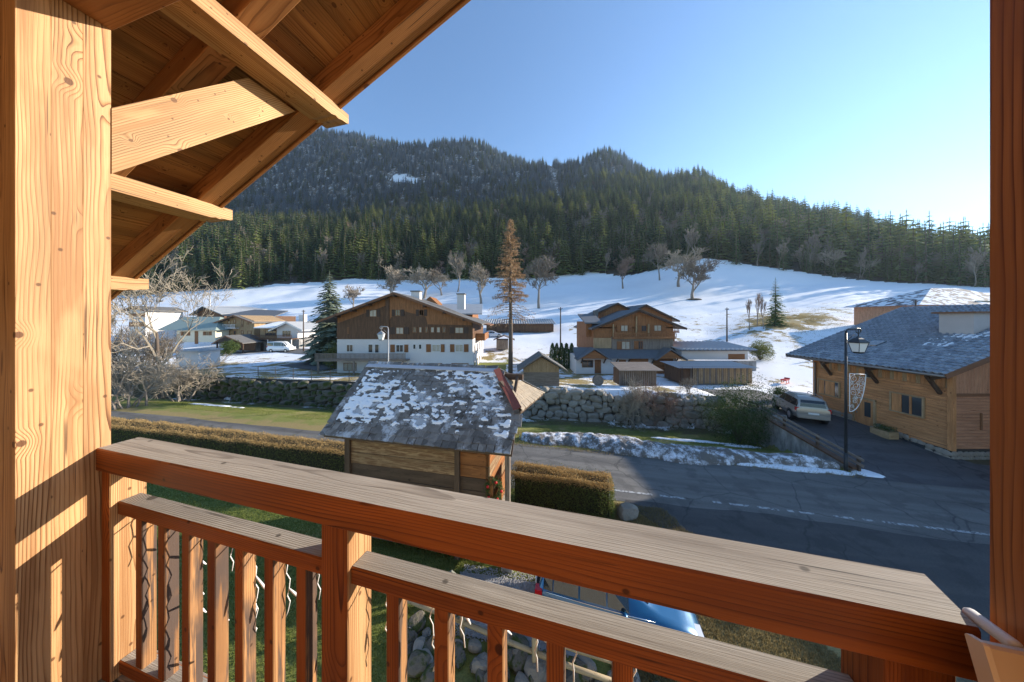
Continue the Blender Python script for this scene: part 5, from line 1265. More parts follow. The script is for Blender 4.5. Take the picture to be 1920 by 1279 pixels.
for r_ in range(nrows):
    d=r_*rowh-.05
    x=-.06+rs.uniform(-.12,0)
    yy_=d*run+.1; f=max(0,(yy_-.8)/(DF-.8)); xe=EL if f<=0 else EL+.10-f*(EL+.10-hx)-.06
    while x<xe-.05:
        pos=Vector((x+.12,d*run,ze+d*rise+.025+rs.uniform(-.004,.01)))
        if sh<300:
            o=bpy.data.objects.new('shingle',rs.choice(shb)); link(o); o.parent=mz; o.location=pos; o.rotation_euler=(pitch+rs.uniform(-.02,.06),rs.uniform(-.03,.03),rs.uniform(-.05,.05)); sh+=1
        else:
            me=rs.choice(shb); mt=Matrix.Translation(pos)@Euler((pitch+rs.uniform(-.02,.06),rs.uniform(-.03,.03),rs.uniform(-.05,.05))).to_matrix().to_4x4()
            rest_.add([mt@v.co for v in me.vertices],[tuple(p.vertices) for p in me.polygons])
        x+=.235*rs.uniform(.85,1.12)
tag(rest_.build('shingles',M['shingle'],mz),kind='stuff')
# half hip shingles, rusty hip flashing, ridge flashing
for k in range(9):
    a=k/9; b=(k+1)/9+.03
    for side in (0,1):
        pass
for k in range(7):
    f0,f1=k/7,min(1,(k+1.3)/7); a0_,b0_=HA.lerp(HC,f0),HB.lerp(HC,f0); a1_,b1_=HA.lerp(HC,f1),HB.lerp(HC,f1); n=max(1,int((b0_-a0_).length/.17))
    for i in range(n):
        p,q=i/n,(i+.93)/n; j_=Vector((.03+rs.uniform(0,.05),0,-.02)) if k==0 else Vector((0,0,0)); z_=Vector((0,0,.02))
        m=MB(); m.prism([a0_.lerp(b0_,p)+j_+z_*2,a0_.lerp(b0_,q)+j_+z_*2,a1_.lerp(b1_,q)+z_,a1_.lerp(b1_,p)+z_],(0,0,.022)); m.build('hip_shingle',M['sunshingle'],mz,fix=True)
m=MB(); m.prism([HA+Vector((.03,-.02,.13)),HC+Vector((.03,0,.12)),HC+Vector((-.16,-.16,.07)),HA+Vector((-.20,-.12,.06))],(0,0,.02)); m.build('hip_flashing',M['rust'],mz,fix=True)
m=MB(); m.prism([HB+Vector((.03,.02,.07)),HC+Vector((.03,.03,.10)),HC+Vector((-.02,.12,.06)),HB+Vector((-.04,.12,.03))],(0,0,.02)); m.build('hip_flashing',M['flash'],mz,fix=True)
for f in (.15,.5,.85): q=HA.lerp(HB,f); beampart('hip_rafter',M['olddark'],mz,(q.x-.05,q.y,q.z-.12),(hx+.2,q.y*.6+DF*.4,zr-.25),.14,.14)
m=MB(); m.prism([(-.05,DF-.16,zr+.0),(hx+.05,DF-.16,zr+.0),(hx+.05,DF,zr+.09),(-.05,DF,zr+.09)],(0,0,.015)); m.prism([(-.05,DF+.16,zr+.0),(hx+.05,DF+.16,zr+.0),(hx+.05,DF,zr+.092),(-.05,DF,zr+.092)],(0,0,.015)); m.build('ridge_flashing',M['flash'],mz,fix=True)
# snow lying on the shingles
nx,ny=300,150
gx=np.linspace(.15,EL-.1,nx); gd=np.linspace(.35,SLf-.12,ny); GX,GD=np.meshgrid(gx,gd,indexing='ij')
nz=fbm(GX/1.3,GD/.8,61,2)*.50+fbm(GX/.17,GD/.11,63,3)*.78
tooth=((GD+.05)/rowh)%1.0
nz=nz-.20*np.abs(tooth-.45)+.10*np.exp(-((GX-2.0)/1.6)**2-((GD-1.1)/.8)**2)+.05*np.exp(-((GX-4.3)/1.)**2)-.12*np.clip((.62-GD)/.25,0,1)
xe_=EL-.1-np.clip((GD*run-.8)/(DF-.8),0,1)*(EL-hx)-.08
thr=.625; Hs=np.where(GX<xe_,(nz-thr)*.30,-1); keep=Hs>0
Zs=ze+GD*rise+.05+np.where(keep,np.clip(Hs,0,.05)+.012,-.03)
v=np.stack([GX,GD*run-.3*np.clip(Hs,0,.05),Zs],-1).reshape(-1,3); i=np.arange(nx*ny).reshape(nx,ny)
q=np.stack([i[:-1,:-1],i[1:,:-1],i[1:,1:],i[:-1,1:]],-1).reshape(-1,4); q=q[keep.ravel()[q].sum(1)>=2]
us=np.unique(q); rm=-np.ones(len(v),int); rm[us]=np.arange(len(us))
me=bpy.data.meshes.new('roof_snow'); me.from_pydata(v[us].tolist(),[],rm[q].tolist()); me.materials.append(M['snow']); me.polygons.foreach_set('use_smooth',[True]*len(q)); me.update()
o=bpy.data.objects.new('roof_snow',me); link(o); o.parent=mz; o['kind']='stuff'

# ================================================================ shingled timber chalet on the right
WX,WY0,WY1=23.55,15.0,21.7
rc=thing('roadside_chalet','timber chalet with blue-grey tiled roof and stone plinth beside the driveway','house',(WX,WY0,0))
def bz(y): return .55*float(sstep(14.2,19.5,y))
ZT=4.66; 
boxpart('core',M['olddark'],rc,.12,17,.12,WY1-WY0,-.3,4.3)
# plinth stones
m=MB(); m.box(.02,.12,.0,WY1-WY0,-.3,.75); m.box(0.1,16,.0,.12,-.3,.55); m.build('plinth_core',M['mortar'],rc)
for k in range(22):
    for j in range(2):
        y=.15+k*.31+rng.uniform(-.05,.05)
        if 3.1<y<4.3 and j==1: continue
        stone(rc,ST,(.04,y,bz(WY0+y)-.0+j*.26),(.22,.36,.30),0,'plinth_stone',.1)
for k in range(26):
    for j in range(2): stone(rc,ST,(.2+k*.30,.04,.05+j*.25),(.38,.24,.31),0,'plinth_stone',.1)
# side wall facing the drive: horizontal boards, vertical boards under the eave
nb=19; zb0=.50; hb_=(3.82-zb0)/nb
for k in range(nb):
    z=zb0+hb_*(k+.5); base=0
    o=MB(); o.beam((.03,.0,z),(.03,WY1-WY0,z),.05,hb_-.012,up=(.22,0,1),ch=.003); o.build('siding_board',M['siding'],rc)
for k in range(36):
    y=.1+k*.186; beampart('eave_board',M['siding'] if k%3 else M['paleclad'],rc,(.02,y,3.83),(.02,y,4.5),.045,.175,up=(0,1,0))
beampart('corner_post',M['siding'],rc,(.02,-.02,.5),(.02,-.02,4.55),.2,.2,up=(0,1,0)); beampart('corner_post',M['siding'],rc,(.0,WY1-WY0,.9),(.0,WY1-WY0,4.5),.18,.18,up=(0,1,0))
# gable end facing the road
for k in range(17):
    z=.56+.17*(k+.5); beampart('siding_board',M['pinksiding'],rc,(.12,.03,z),(16.5,.03,z),.05,.16,up=(0,-.22,1))
for k in range(60):
    x=.2+k*.2; top=min(7.9,4.4+x*.395); beampart('gable_board',M['pinksiding'],rc,(x,.035,3.5),(x,.035,top),.19,.04,up=(0,1,0))
beampart('band_board',M['fascia'],rc,(.1,-.01,3.47),(16.5,-.01,3.47),.06,.15)
m=MB(); m.prism([(.1,.14,4.3),(17,.14,4.3),(17,.14,4.6),(8.45,.14,8.1)],(0,WY1-WY0-.3,0)); m.build('attic_core',M['olddark'],rc,fix=True)
boxpart('hanging_tool',M['winframe'],rc,1.55,1.62,-.06,-.01,1.6,2.5,axis=2)
# windows and door on the side wall (the wall looks to -X)
def sidewin(y0,y1,z0,z1,parts,name='window'):
    m=MB(); w=.08
    m.box(-.10,.0,y0-w,y1+w,z1,z1+w,axis=1); m.box(-.12,.0,y0-w,y1+w,z0-w,z0,axis=1); m.box(-.099,.0,y0-w,y0,z0,z1,axis=2); m.box(-.099,.0,y1,y1+w,z0,z1,axis=2)
    f=m.build(name,M['paleclad'],rc)
    for kind,a,b in parts: boxpart('pane' if kind=='glass' else 'sliding_shutter',M['glass' if kind=='glass' else 'siding'],f,-.05 if kind=='glass' else -.075,-.0,a,b,z0,z1,axis=2)
sidewin(1.0,2.3,1.95,3.0,[('glass',1.02,1.42),('sh',1.43,1.52),('glass',1.53,1.85),('sh',1.86,2.28)])
sidewin(5.1,6.4,1.95,2.95,[('glass',5.1,5.35),('sh',5.36,5.95),('glass',5.96,6.02),('sh',6.03,6.38)])
sidewin(3.3,3.95,3.72,4.2,[('glass',3.32,3.6),('sh',3.61,3.93)])
d=boxpart('door',M['siding'],rc,-.06,0,3.15,4.15,bz(18.6)+.02,2.2,axis=2); boxpart('door_pane',M['glass'],d,-.075,-.06,3.3,3.62,1.1,2.05); boxpart('handle',M['gutter'],d,-.11,-.06,4.0,4.05,1.2,1.32)
m=MB(); m.box(-.1,0,3.05,3.15,.4,2.3,axis=2); m.box(-.1,0,4.15,4.25,.4,2.3,axis=2); m.box(-.105,0,3.05,4.25,2.2,2.3,axis=1); m.build('door_frame',M['paleclad'],rc)
boxpart('cellar_window',M['glass'],rc,-.1,.02,.9,2.1,.12,.36)
# roof with tiles
eX,eZ=-.95,4.62; rX,rZ=8.45,8.42; ry0,ry1=-.45,7.95
ang=math.atan2(rZ-eZ,rX-eX); SLr=math.hypot(rX-eX,rZ-eZ)
m=MB(); m.prism([(eX,ry0,eZ),(rX,ry0,rZ),(rX,ry0,rZ-.16),(eX,ry0,eZ-.16)],(0,ry1-ry0,0)); m.build('roof_slope',M['beamdark'],rc,fix=True)
m=MB(); m.prism([(rX,ry0,rZ),(rX+9,ry0,eZ+.2),(rX+9,ry0,eZ+.04),(rX,ry0,rZ-.16)],(0,ry1-ry0,0)); m.build('roof_slope',M['roofblue'],rc,fix=True)
M['tile']=(lambda t:None)(0)
def _tile():
    t=NT('blue_grey_tile'); v=t.n('ShaderNodeTexVoronoi'); t.put(v.inputs['Vector'],t.pos()); v.inputs['Scale'].default_value=3.3
    sc_=t.n('ShaderNodeSeparateColor'); t.put(sc_.inputs[0],v.outputs['Color']); n,_=t.noise(t.pos(),9,4,.65); oi=t.n('ShaderNodeObjectInfo').outputs['Random']
    f=t.math('ADD',t.math('MULTIPLY',sc_.outputs[0],.22),t.math('ADD',t.math('MULTIPLY',n,.5),t.math('MULTIPLY',oi,.25)))
    c=t.mix(t.rng(f,.15,.95,0,1,False),(.10,.112,.135),(.46,.50,.55)); t.bump(t.noise(t.pos(),24,4,.7)[0],.6,.015); return t.fin(c,.55,.35)
M['tile']=_tile()
tl=MB(); w=.265;l=.42
seg=[(-.5,.0),(-.36,.035),(-.2,.045),(-.02,.03),(.1,.004),(.5,.0)]
vs_=[(x*w,0,z+.045) for x,z in seg]+[(x*w,l,z) for x,z in seg]+[(x*w,0,z-.004) for x,z in seg]
vs_=[(a_,b_,c_*1.5) for a_,b_,c_ in vs_]; tl.add(vs_,[(i,i+1,7+i,6+i) for i in range(5)]+[(12+i,12+i+1,i+1,i) for i in range(5)]); tile_me=tl.mesh('tile',M['tile'])
rot0=Matrix.Rotation(-ang,4,'Y')@Matrix.Rotation(R(-90),4,'Z')
tr_=int(SLr/.345)+1; n_t=0; rest_=MB(); allt=[]
for r_ in range(tr_):
    for c_ in range(int((ry1-ry0)/.285)+1):
        y=ry0+.1+c_*.285; s_=r_*.345-.03; allt.append((abs(complex(WX+eX,WY0+y)),r_,y,s_))
allt.sort(key=lambda q:q[0]+.25*q[1])
for (dd,r_,y,s_) in allt:
    pos=Vector((eX+s_*math.cos(ang),y,eZ+s_*math.sin(ang)+.035)); mt=Matrix.Translation(pos)@rot0
    if n_t<300:
        o=bpy.data.objects.new('tile',tile_me); link(o); o.parent=rc; o.matrix_local=mt; n_t+=1
    else: rest_.add([mt@v.co for v in tile_me.vertices],[tuple(p.vertices) for p in tile_me.polygons])
tag(rest_.build('tiles',M['tile'],rc),kind='stuff')
beampart('bargeboard',M['fascia'],rc,(eX-.05,ry0-.03,eZ-.07),(rX,ry0-.03,rZ-.07),.05,.26,ch=.004); beampart('bargeboard',M['fascia'],rc,(eX-.05,ry1+.03,eZ-.07),(rX,ry1+.03,rZ-.07),.05,.26,ch=.004)
m=MB(); m.tube([(eX-.07,ry0,eZ-.06),(eX-.07,ry1,eZ-.06)],.07,8); m.build('gutter',M['gutter'],rc,True)
m=MB(); m.tube([(-.12,WY1-WY0-.1,.6),(-.12,WY1-WY0-.1,4.2),(eX,WY1-WY0-.1,4.5)],.05,8); m.build('downpipe',M['gutter'],rc,True)
for y in (.35,3.0,5.6): beampart('bracket',M['beamdark'],rc,(-.02,y,3.45),(-.78,y,4.45),.13,.16)
for y in (.1,2.8,5.4): beampart('rafter_end',M['beamdark'],rc,(.1,y,4.52),(-.85,y,4.34),.12,.14)
m=MB(); m.prism([(2.3,-7.5,5.62),(rX,-7.5,8.1),(rX,-7.5,7.96),(2.3,-7.5,5.46)],(0,7.0,0)); m.prism([(rX,-7.5,8.1),(rX+6.2,-7.5,5.62),(rX+6.2,-7.5,5.46),(rX,-7.5,7.96)],(0,7.0,0)); m.build('wing_roof',M['roofblue'],rc,fix=True)
m=MB(); m.prism([(3.1,-6.8,-.2),(rX+5.4,-6.8,-.2),(rX+5.4,-6.8,5.6),(rX,-6.8,7.8),(3.1,-6.8,5.6)],(0,6.75,0)); m.build('wing_wall',M['pinksiding'],rc,fix=True)
# chimney block and skylight, snow on the tiles
cxX=4.4; cz=eZ+(cxX-eX)*math.tan(ang); c=boxpart('chimney',plain('grey_render',(.46,.41,.385),.85,var=.1,scale=2),rc,cxX-.6,cxX+.75,1.55,2.9,cz-.8,cz+1.12); boxpart('chimney_cap',M['fascia'],c,cxX-.8,cxX+.95,1.35,3.1,cz+1.12,cz+1.22)
sp_=lambda s_:(eX+s_*math.cos(ang),eZ+s_*math.sin(ang))
a=sp_(2.6);b=sp_(3.4); m=MB(); m.prism([(a[0],4.2,a[1]+.1),(a[0],4.9,a[1]+.1),(b[0],4.9,b[1]+.1),(b[0],4.2,b[1]+.1)],(0,0,.07)); m.build('skylight',M['glass'],rc,fix=True)
nx,ny=130,110; GX,GS=np.meshgrid(np.linspace(ry0+.1,4.,nx),np.linspace(2.2,SLr-.1,ny),indexing='ij')
nz=fbm(GX/.9,GS/.7,91,3)*.7+fbm(GX/.22,GS/.25,93,3)*.4+.14*np.clip((GS-3.5)/2.,-1,.7)-.10*np.clip((GX-1.0)/1.,0,2.5)
Hs=(nz-.63)*.3; keep=Hs>0; v=np.stack([eX+GS*math.cos(ang),GX,eZ+GS*math.sin(ang)+.075+np.where(keep,np.clip(Hs,0,.06)+.02,-.02)],-1).reshape(-1,3)
i=np.arange(nx*ny).reshape(nx,ny); q=np.stack([i[:-1,:-1],i[:-1,1:],i[1:,1:],i[1:,:-1]],-1).reshape(-1,4); q=q[keep.ravel()[q].sum(1)>=2]
us=np.unique(q); rm=-np.ones(len(v),int); rm[us]=np.arange(len(us))
me=bpy.data.meshes.new('roof_snow'); me.from_pydata(v[us].tolist(),[],rm[q].tolist()); me.materials.append(M['snow']); me.polygons.foreach_set('use_smooth',[True]*len(q)); me.update()
o=bpy.data.objects.new('roof_snow',me); link(o); o.parent=rc; o['kind']='stuff'
pt=thing('planter_box','wooden planter box with dark green plants at the chalet door','planter',(22.9,17.2,gz(22.9,17.2)))
boxpart('box',M['paleclad'],pt,-.3,.3,-.45,.45,0,.42)
o=bpy.data.objects.new('plant',leaf_mesh('plant',M['leafshrub'],lambda r:((r.uniform(-.28,.28),r.uniform(-.42,.42),.42+r.random()*.25),Vector((0,0,1))),500,.06,9)); link(o); o.parent=pt

# driveway retaining wall and timber fence
dw=thing('driveway_wall','stained concrete retaining wall holding up the driveway','wall',(XDRV,16.5,0))
m=MB(); prof=[(-2.7,.12),(-.9,.40),(1.,.78),(2.6,1.02),(2.6,-1.6),(-2.7,-.4)]
m.prism([(-.16,y,z) for y,z in prof],(.28,0,0)); m.build('wall_body',M['concrete'],dw,fix=True)
m=MB(); m.prism([(-.20,y,z) for y,z in ((-2.72,.12),(2.62,1.02),(2.62,1.11),(-2.72,.21))],(.36,0,0)); m.build('coping',M['darkclad'],dw,fix=True)
m=MB(); m.prism([(-.1,2.45,.95),(1.8,2.6,.95),(1.8,2.6,-1.5),(-.1,2.45,-1.5)],(0,.2,0)); m.build('return_wall',M['concrete'],dw,fix=True)
fe=thing('driveway_fence','low weathered timber rail fence along the driveway wall','fence',(XDRV+.06,16.5,0))
def ft(y): return .21+(y+2.72)*(.9/5.34)
for y in (-2.75,-.9,1.0,2.9,4.8): beampart('post',M['olddark'],fe,(0,y,ft(min(y,2.6))-.25),(0,y,ft(min(y,2.6))+.62),.11,.11,up=(0,1,0))
for dz in (.26,.54): beampart('rail',M['greyclad'],fe,(-.07,-3.,ft(-3.)+dz),(-.07,2.7,ft(2.7)+dz),.05,.12); beampart('rail',M['greyclad'],fe,(-.07,2.7,ft(2.6)+dz),(-.07,5.4,ft(2.6)+dz),.05,.12)

# ================================================================ street lamps
def lamp(px,pyb,Y,pytop,side,label,mat,zb=None,ornament=False):
    X=fpx(px,Y); zb=gz(X,Y) if zb is None else zb; H=py2z(pytop,Y)-zb
    t=thing('street_lamp',label,'street lamp',(X,Y,zb)); s=side
    m=MB(); m.tube([(0,0,-.2),(0,0,.9)],[.085,.075],12); m.tube([(0,0,.9),(0,0,H-.22)],[.058,.048],10); m.build('pole',mat,t,True)
    m=MB(); pts=[(0,0,H-.24)]+[(s*.14*(1-math.cos(a)),0,H-.24+.2*math.sin(a)) for a in (.5,1.0,1.45)]+[(s*.5,0,H-.02),(s*.62,0,H-.0)]
    m.tube(pts,.04,8); pts=[(s*(.62+.12*math.sin(a)),0,H-.12+.12*math.cos(a)) for a in np.linspace(0,5.2,14)]; m.tube(pts,[.035-.0016*k for k in range(14)],6)
    m.tube([(s*.62,0,H),(s*.62,0,H-.42)],.02,6); m.tube([(s*.05,0,H-.62),(s*.4,0,H-.30)],.014,5); m.build('arm',mat,t,True)
    hx_=s*.62; zt=H-.42
    m=MB(); n=4
    def ring(r,z): return [(hx_+r*math.cos(math.pi/4+i*math.pi/2),r*math.sin(math.pi/4+i*math.pi/2),z) for i in range(n)]
    def loft(m,rs):
        b=[ring(r,z) for r,z in rs]; v=[p for q in b for p in q]; f=[]
        for k in range(len(b)-1):
            for i in range(n): f.append((k*n+i,k*n+(i+1)%n,(k+1)*n+(i+1)%n,(k+1)*n+i))
        f.append(tuple(range(n-1,-1,-1))); f.append(tuple((len(b)-1)*n+i for i in range(n))); m.add(v,f)
    loft(m,[(.37,zt-.30),(.36,zt-.25),(.20,zt-.10),(.10,zt-.04),(.04,zt+.02)]); cp=m.build('lantern_cap',mat,t,fix=True)
    m=MB(); loft(m,[(.20,zt-.74),(.32,zt-.30)]); m.build('lantern_glass',plain('opal_glass',(.86,.85,.82),.25,.5,var=.02),t,fix=True)
    m=MB()
    for i in range(4):
        a=math.pi/4+i*math.pi/2; m.tube([(hx_+.205*math.cos(a),.205*math.sin(a),zt-.75),(hx_+.325*math.cos(a),.325*math.sin(a),zt-.29)],.016,4)
    loft(m,[(.14,zt-.82),(.22,zt-.74)]); m.build('lantern_frame',mat,t,fix=True)
    return t,H
blk=plain('black_iron',(.022,.024,.027),.45,.5,var=.1)
grey=plain('grey_iron',(.32,.32,.33),.45,.5,var=.1)
t,H=lamp(1586,880,13.9,616,1,'black street lamp with Christmas ornament at the driveway entrance',blk)
# lace Christmas ornament on the pole (a quarter-leaf frame filled with scrolls)
orn=thing('christmas_ornament','white lace Christmas ornament fixed to the black street lamp','ornament',(fpx(1586,13.9),13.85,0))
z1=py2z(700,13.9);z0=py2z(771,13.9); Wd=.80; wm=plain('white_rope_light',(.80,.78,.75),.5,var=.03)
m=MB(); Hh=z1-z0
out=[(.10,z1),(.10+Wd,z1-.05)]+[(.10+Wd*math.cos(a)**.9,z1-.05-(Hh-.05)*math.sin(a)**1.15) for a in np.linspace(.08,math.pi/2-.02,14)]+[(.10,z0),(.10,z1)]
m.tube([(x,-.02,z) for x,z in out],.017,6); m.build('frame',wm,orn,True)
rr=random.Random(8); m=MB()
inside=lambda x,z:(x-.10)<Wd*(max(0,1-(max(0,z1-.05-z)/(Hh-.05))**1.8))**.5-.03 and x>.13 and z<z1-.06
def scroll(c,r,turns,a0,sgn):
    pts=[]
    for k in range(int(16*turns)):
        f=k/(16*turns); a=a0+sgn*f*turns*6.283; q=r*(1-.85*f); p=(c[0]+q*math.cos(a),-.02,c[1]+q*math.sin(a))
        if inside(p[0],p[2]): pts.append(p)
        elif len(pts)>2: break
    if len(pts)>3: m.tube(pts,.009,5)
for cx_,cz_,q in ((.32,z1-.25,.19),(.68,z1-.28,.17),(.42,z1-.62,.2),(.70,z1-.70,.15),(.28,z1-.95,.17),(.58,z1-1.05,.18),(.35,z1-1.35,.15),(.22,z1-1.62,.1),(.52,z1-.45,.1),(.2,z1-.45,.09),(.78,z1-.48,.08),(.25,z1-.75,.09),(.55,z1-.85,.09),(.42,z1-1.2,.08)):
    scroll((cx_,cz_),q,1.6,rr.uniform(0,6),rr.choice((-1,1)))
for k in range(60):
    x,z=rr.uniform(.12,.9),rr.uniform(z0,z1)
    if inside(x,z): m.tube([(x,-.02,z),(x+rr.gauss(0,.09),-.02,z+rr.gauss(0,.09))],.006,4)
m.build('scrollwork',wm,orn,True)
lamp(728,700,24.6,612,-1,'grey street lamp standing before the white chalet',grey)

# ================================================================ poles
pw=plain('pole_wood',(.10,.075,.06),.9,var=.3)
def pole(px,py0,Y,label,name='utility_pole',mat=pw,cross=False):
    p=at(px,Y); H=py2z(py0,Y)-p.z; t=thing(name,label,'pole',p)
    m=MB(); m.tube([(0,0,-.3),(0,0,H)],[.14,.09],8); m.build('shaft',mat,t,True)
    m=MB()
    if cross: m.box(-1.5,1.5,-.06,.06,H-.5,H-.38); [m.tube([(x,0,H-.38),(x,0,H-.1)],.05,6) for x in (-1.4,-.7,.7,1.4)]
    else: m.box(-.35,.35,-.05,.05,H-.35,H-.27); [m.tube([(x,0,H-.27),(x,0,H-.12)],.035,6) for x in (-.3,.3)]
    m.build('crossarm',mat,t); return t
pole(569,581,58,'wooden utility pole between the far village and the silver fir')
pole(1051,576,48,'slim wooden utility pole behind the clipped conifers')
pole(1363,577,52,'wooden utility pole on the snow right of the timber chalet')
pole(394,550,95,'pale steel pylon with wide crossarm on the snow slope',name='pylon',mat=plain('galvanised_steel',(.55,.53,.5),.5,.5,.3),cross=True)
pole(1717,562,44,'short dark pole by the hillside house')
# wire fence with thin posts on the rubble wall
wf=thing('wire_fence','thin dark wire fence along the top of the rubble wall','fence',(0,0,0)); wm_=plain('dark_wire',(.05,.05,.05),.6)
pp=[]
for a in np.arange(-31,-6,2.2):
    x,y=road_pt(a,float(s_wall(a))+.9); z=gz(x,y); pp.append((x,y,z)); m=MB(); m.tube([(x,y,z-.1),(x,y,z+1.1)],.035,6); m.build('post',wm_,wf)
for dz in (.35,.7,1.05):
    m=MB(); m.tube([(x,y,z+dz) for x,y,z in pp],.008,4); m.build('wire',wm_,wf)

# ================================================================ cars
def car(name,label,loc,rz,L,Wd,Hc,paint,style,detail=True):
    """front towards +x; origin on the ground in the middle"""
    t=thing(name,label,'car',loc,rz); w=Wd/2
    k=L/4.2
    if style=='suv':   # x, lower z, belt z, top z, top half width
        S=[(-2.10,.46,.86,.92,.72),(-2.07,.38,1.0,1.06,.72),(-2.02,.36,1.03,1.34,.66),(-1.90,.36,1.04,1.60,.63),(-1.2,.30,1.02,1.63,.62),(-.3,.30,1.0,1.64,.62),(.25,.30,.98,1.56,.61),(.55,.30,.98,1.34,.62),(.92,.30,.99,1.06,.74),(1.4,.32,.96,1.03,.76),(1.85,.34,.88,.95,.72),(2.06,.38,.70,.78,.66),(2.12,.42,.60,.66,.60)]
        hs=Hc/1.64
    elif style=='van':
        S=[(-2.45,.40,1.2,1.3,.78),(-2.42,.34,1.3,2.0,.74),(-2.3,.32,1.3,2.3,.72),(-1.,.3,1.3,2.34,.72),(.6,.3,1.28,2.32,.72),(1.1,.3,1.25,2.15,.70),(1.6,.3,1.2,1.55,.72),(1.9,.3,1.1,1.2,.74),(2.3,.34,.9,1.0,.70),(2.45,.4,.6,.7,.64)]
        hs=Hc/2.34; k=L/4.9
    else:
        S=[(-2.02,.40,.72,.78,.66),(-1.98,.32,.92,.98,.66),(-1.86,.30,.95,1.2,.60),(-1.60,.28,.95,1.38,.56),(-.9,.27,.93,1.45,.57),(-.2,.27,.91,1.45,.57),(.35,.27,.90,1.30,.58),(.85,.27,.89,1.02,.64),(1.12,.27,.88,.93,.72),(1.5,.29,.82,.87,.72),(1.85,.31,.72,.76,.66),(2.02,.36,.56,.62,.58),(2.08,.40,.48,.54,.5)]
        hs=Hc/1.45
    S=[(x*k,a*hs,b*hs,c*hs,d*w/.88) for x,a,b,c,d in S]
    def half(x,lo,be,tp,tw):
        endf=1-.10*max(0,abs(x)/(L/2)-.75)/.25; ww=w*endf; mid=(lo+be)/2
        g=tp-be
        return [(ww*.80,lo-.02),(ww*.97,lo+.06),(ww,mid),(ww*.985,be-.04),(ww*.94,be),(tw+(ww*.94-tw)*.12,tp-.10*min(1,g*2)-.0),(tw*.86,tp-.015),(tw*.45,tp+.012),(0,tp+.018)]
    rings=[]
    for q in S:
        h_=half(*q); rings.append([(q[0],-y,z) for y,z in h_]+[(q[0],y,z) for y,z in h_[-2::-1]])
    n=len(rings[0]); v=[p for r_ in rings for p in r_]; f=[]
    for i in range(len(rings)-1):
        for j in range(n-1): f.append((i*n+j,i*n+j+1,(i+1)*n+j+1,(i+1)*n+j))
        f.append((i*n+n-1,i*n,(i+1)*n,(i+1)*n+n-1))
    f.append(tuple(range(n))); f.append(tuple((len(rings)-1)*n+j for j in range(n-1,-1,-1)))
    m=MB(); m.add(v,f); b=m.build('body',paint,t,True,fix=True)
    # glazing lies just outside the painted shell
    P=lambda i,fr,j0,j1,g: Vector(rings[i][j0]).lerp(Vector(rings[i][j1]),g)
    gi=[i for i in range(len(S)) if S[i][3]-S[i][2]>.2*hs]
    i0,i1=gi[0],gi[-1]
    gl=(lambda tt:tt.fin((.015,.018,.02),.05,.8))(NT('car_glass')); trim=plain('black_trim',(.02,.02,.02),.5)
    def pane(pts,nm='window'):
        c=sum((Vector(p) for p in pts),Vector())/len(pts); nn=(Vector(pts[1])-Vector(pts[0])).cross(Vector(pts[-1])-Vector(pts[0])).normalized()
        if nn.dot(c-Vector((c.x*.6,0,.8)))<0: nn=-nn
        m=MB(); m.prism([Vector(p)+nn*.004 for p in pts],nn*.012); return m.build(nm,gl,t,fix=True)
    for sd in (0,1):
        idx=(lambda j:j) if sd==0 else (lambda j:n-1-j)
        cuts=[i for i in range(i0,i1+1)]
        for a_ in range(i0,i1):
            A=rings[a_];B=rings[a_+1]
            p=lambda r_,g:Vector(r_[idx(4)]).lerp(Vector(r_[idx(5)]),g)
            if (p(A,.9)-p(A,.1)).length<.05: continue
            q=[p(A,.10).lerp(p(B,.10),.04),p(A,.10).lerp(p(B,.10),.97),p(A,.92).lerp(p(B,.92),.97),p(A,.92).lerp(p(B,.92),.04)]
            pane(q,'side_window')
    # windscreen and rear window
    def across(ia,ib,nm,g0=.08,g1=.92):
        A,B=rings[ia],rings[ib]; c=5
        a0,a1=Vector(A[c]),Vector(A[n-1-c]); b0,b1=Vector(B[c]),Vector(B[n-1-c])
        for r_ in (a0,): pass
        A2=[Vector(A[6]),Vector(A[n-7])]; B2=[Vector(B[6]),Vector(B[n-7])]
        pane([A2[0].lerp(B2[0],g0),A2[1].lerp(B2[1],g0),A2[1].lerp(B2[1],g1),A2[0].lerp(B2[0],g1)],nm)
    if style=='suv': across(2,1,'rear_window',.05,.8); across(3,2,'rear_window',.35,1.); across(6,7,'windscreen',.1,1); across(7,8,'windscreen',0,.9)
    elif style=='van': across(4,5,'windscreen',.3,1); across(5,6,'windscreen',0,1)
    else: across(3,2,'rear_window',.1,1); across(2,1,'rear_window',0,.6); across(5,6,'windscreen',.25,1); across(6,7,'windscreen',0,.95)
    # wheels
    wr=.33*hs if style!='suv' else .37
    tyre=plain('tyre_rubber',(.02,.02,.02),.85); rim=plain('alloy_rim',(.5,.5,.52),.3,.5,.8)
    for x in (-L*.305,L*.315):
        for s_ in (-1,1):
            m=MB(); m.tube([(x,s_*(w-.2),wr),(x,s_*(w-.19),wr),(x,s_*(w-.02),wr),(x,s_*(w+.005),wr)],[wr*.9,wr,wr,wr*.9],18); wh=m.build('wheel',tyre,t,True)
            m=MB(); m.tube([(x,s_*(w-.03),wr),(x,s_*(w+.012),wr)],[wr*.66,wr*.62],14); m.build('rim',rim,wh)
            m=MB(); m.tube([(x,s_*(w-.25),wr+.02),(x,s_*(w+.003),wr+.02)],[wr*1.14]*2,18); m.build('wheel_arch',trim,t,True)
    red=plain('red_lamp',(.45,.01,.015),.25,.6,var=.05); white=plain('clear_lamp',(.75,.76,.78),.1,.7,var=.05)
